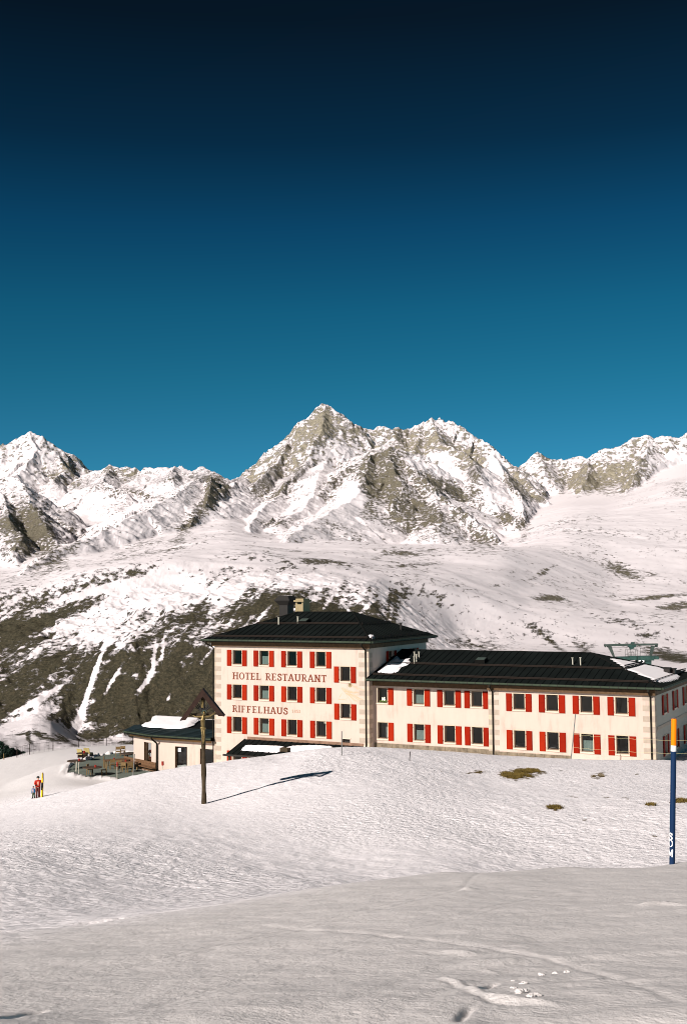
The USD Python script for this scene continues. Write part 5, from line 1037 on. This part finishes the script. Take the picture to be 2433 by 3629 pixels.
# ------------------------------------------------------------------ people
def person(name, label, base, h, jacket, legs, head, face=None, yaw=0., stance=.09, bend=0., arm=None):
    t = thing(name, label, 'person', base, yaw); s = h / 1.75
    q = lambda *p: np.array(p) * s
    hip, chest, neck = q(0, 0, .92), q(0, bend * .6, 1.25), q(0, bend, 1.46); hd = q(0, bend + .01, 1.62)
    lb = []
    for k in (-1, 1):
        kn, an = q(k * stance * 1.05, -.05 - bend * .3, .50), q(k * stance * 1.15, .03 * k, .10); lb += [((hip + q(k * .085, 0, 0), .115 * s), (kn, .075 * s)), ((kn, .075 * s), (an, .065 * s)), ((an, .068 * s), (an + q(k * .02, -.16, -.05), .05 * s))]
    lb += [((hip + q(-.08, 0, .03), .12 * s), (hip + q(.08, 0, .03), .12 * s))]
    Bd = lb + [((hip, .14 * s), (chest, .15 * s)), ((chest, .14 * s), (neck, .06 * s)), ((neck, .055 * s), (hd, .085 * s)), ((hd + q(0, 0, .03), .095 * s), (hd - q(0, .02, .05), .075 * s))]
    skin = part(t, 'body', body(Bd, .05), face or 'skin', smooth=True)
    part(skin, 'trousers', body([((a, r * 1.12), (b_, r2 * 1.12)) for (a, r), (b_, r2) in lb if True], .05), legs, smooth=True)
    jb = [((hip + q(-.07, 0, .06), .15 * s), (hip + q(.07, 0, .06), .15 * s)), ((hip + q(-.06, 0, .1), .15 * s), (chest + q(-.10, 0, .05), .135 * s)), ((hip + q(.06, 0, .1), .15 * s), (chest + q(.10, 0, .05), .135 * s)), ((chest + q(-.12, 0, .12), .1 * s), (chest + q(.12, 0, .12), .1 * s)), ((chest, .12 * s), (neck, .075 * s))]
    hands = []
    for k, tgt in zip((-1, 1), arm or (q(-.28, -.12, .86), q(.28, -.12, .86))):
        shd = chest + q(k * .2, 0, .13); el = (shd + tgt) / 2 + q(k * .05, .06, -.04); jb += [((shd, .08 * s), (el, .062 * s)), ((el, .062 * s), (tgt, .048 * s))]; hands.append((tgt, (tgt - el) / np.linalg.norm(tgt - el)))
    part(skin, 'jacket', body(jb, .05), jacket, smooth=True)
    gl = MB()
    for tgt, dr in hands:
        bs = [((tgt, .045 * s), (tgt + dr * .07 * s, .042 * s))] + [((tgt + dr * .07 * s + q(o, 0, 0), .016 * s), (tgt + dr * .13 * s + q(o, -.03, -.01), .013 * s)) for o in (-.03, -.01, .012, .032)] + [((tgt + dr * .02 * s + q(.03, -.02, 0), .017 * s), (tgt + dr * .07 * s + q(.05, -.05, 0), .014 * s))]; gl.tri(body(bs, .02, 3))
    part(skin, 'gloves', gl, 'cloth_dark', smooth=True)
    part(skin, 'nose', MB().tri(trimesh.creation.icosphere(1, .018 * s).apply_translation(hd + q(0, -.105, -.02))), face or 'skin'); part(skin, 'eyes', MB().tri(trimesh.creation.icosphere(1, .012 * s).apply_translation(hd + q(-.035, -.095, .015))).tri(trimesh.creation.icosphere(1, .012 * s).apply_translation(hd + q(.035, -.095, .015))), 'cloth_dark'); part(skin, 'mouth', MB().box(hd[0] - .025 * s, hd[0] + .025 * s, hd[1] - .09 * s, hd[1] - .075 * s, hd[2] - .07 * s, hd[2] - .06 * s), 'pink')
    cap = trimesh.creation.icosphere(3, .128 * s); v = cap.vertices; v[:, 2] *= 1.02; v[:, 2] = np.maximum(v[:, 2], -.02 * s - .03 * s * (v[:, 1] > 0)); part(skin, 'helmet', MB().tri(cap.apply_translation(hd + q(0, .01, .035))), head, smooth=True)
    for k in (-1, 1): part(skin, 'boot', body([((q(k * stance * 1.15, .03 * k, .26), .085 * s), (q(k * stance * 1.15, .03 * k, .07), .08 * s)), ((q(k * stance * 1.15, .03 * k, .06), .07 * s), (q(k * stance * 1.17, .03 * k - .18, .05), .06 * s))], .05), 'cloth_dark', smooth=True)
    return t
PD = 83.
pb = on_ground(134, 2829, PD); pk = pb[1] / FPX
person('person', 'adult in red ski jacket and black helmet holding yellow skis upright', pb, 1.57, 'jacket_red', 'trousers_maroon', 'helmet', yaw=20, arm=(np.array([-.2, -.25, 1.0]), np.array([.26, -.10, 1.12])))
cbp = on_ground(119, 2832, PD - 1.0); person('person', 'small child in blue jacket and dark cap standing beside the adult in red', cbp, .91, 'jacket_blue', 'trousers_green', 'cloth_dark', yaw=-25, bend=-.08, stance=.13)
def skis():
    b = pb + np.array([.30, -.12, 0.]); t = thing('ski_pair', 'pair of yellow and black skis held upright by the adult in red', 'skis', b)
    for k, mats in enumerate((('ski_yellow', 'ski_black', 'ski_yellow'), ('ski_black', 'ski_yellow', 'ski_black'))):
        o = np.array([.0 + .05 * k, .05 * k, 0]); lean = np.array([.04, 0, 1.86]); cut = (0, .32, .62, .8)
        sk = None
        for j in range(3):
            a, c = o + lean * (cut[j] + (.002 if j else 0)), o + lean * cut[j + 1]; q = MB().beam(a, c, .10, .022, up=(0, 1, 0)); sk = part(t if sk is None else sk, 'ski' if sk is None else 'ski_stripe', q, mats[j])
        tip = [o + lean * .802, o + lean * .95 + (0, -.01, 0), o + lean * 1.02 + (0, -.08, 0)]; part(sk, 'tip', MB().tube(tip, [.05, .04, .012], 6), 'ski_black' if k else 'ski_yellow')
        part(sk, 'binding', MB().beam(o + lean * .42 + (0, -.05, 0), o + lean * .6 + (0, -.05, 0), .07, .08, up=(0, 1, 0)), 'ski_black')
skis()

# ------------------------------------------------------------------ small things on the snow
def clods():
    spots = [((1855, 3488, 6.0), .032, 'largest white snow lump, top of the cluster on the groomed snow'), ((1840, 3518, 5.7), .036, 'broad snow lump in the middle of the cluster on the groomed snow'), ((1862, 3512, 5.75), .024, 'small snow lump right beside the broad one in the cluster'), ((1880, 3532, 5.5), .028, 'little snow lump below the cluster'), ((1900, 3527, 5.6), .028, 'rounded snow lump lowest right of the cluster'), ((1818, 3505, 5.8), .026, 'small snow lump left of the cluster'), ((1968, 3452, 6.5), .03, 'flat snow lump up and to the right of the cluster'), ((2008, 3448, 6.5), .03, 'small round snow lump farthest right of the cluster'), ((1920, 3456, 6.4), .03, 'snow lump above and right of the cluster top'), ((1818, 2700 + 2.0 * 390, 6.2), .02, 'tiny snow crumb above the cluster'), ((2130, 2750, 62), .16, 'small grey stone poking from the snow beside bare grass')]
    for k, (q, r, lab) in enumerate(spots):
        p = on_ground(*q); r = r * (.5 if k < 10 else 1); m = trimesh.creation.icosphere(4, r); v = m.vertices; v *= (1 + 1.5 * (meshkit.fbm(v / r * 1.3 + k * 7, 4, 5) - .5))[:, None]; v[:, 2] *= .7; v[:, 0] *= 1.2; nm = 'stone' if 'stone' in lab else 'snow_lump'
        o = usdkit.mesh(stage, numbered('/World/' + nm), m, M['base_stone' if nm == 'stone' else 'clod_snow'], True).GetPrim(); UsdGeom.Xformable(o).AddTranslateOp().Set(Gf.Vec3d(*map(float, p + (0, 0, r * -.05)))); tag(o, lab, 'stone' if nm == 'stone' else 'snow lump')
clods()
def grass():
    px, py, bare, X, Y, Z = GROUND; rr = np.random.default_rng(9); k = np.argwhere(bare > .78)
    if len(k) == 0: return
    k = k[rr.integers(0, len(k), 7000)]; c = np.stack([X[k[:, 0], k[:, 1]], Y[k[:, 0], k[:, 1]], Z[k[:, 0], k[:, 1]]], -1) + np.column_stack([rr.normal(0, .06, (len(k), 2)), np.zeros(len(k))])
    n = len(c); a = rr.uniform(0, 2 * math.pi, n); h = rr.uniform(.05, .13, n); w = rr.uniform(.012, .03, n); sd = np.stack([np.cos(a), np.sin(a), np.zeros(n)], -1) * w[:, None]; tip = np.stack([rr.normal(0, .07, n), rr.normal(0, .07, n), h], -1)
    v = np.stack([c - sd, c + sd, c + tip], 1).reshape(-1, 3); o = part(None, 'grass', MB().add(v, np.arange(3 * n).reshape(-1, 3)), 'grass', kind='stuff'); tag(o, 'withered yellow brown grass in the bare patches of the snow slope', 'grass')
grass()
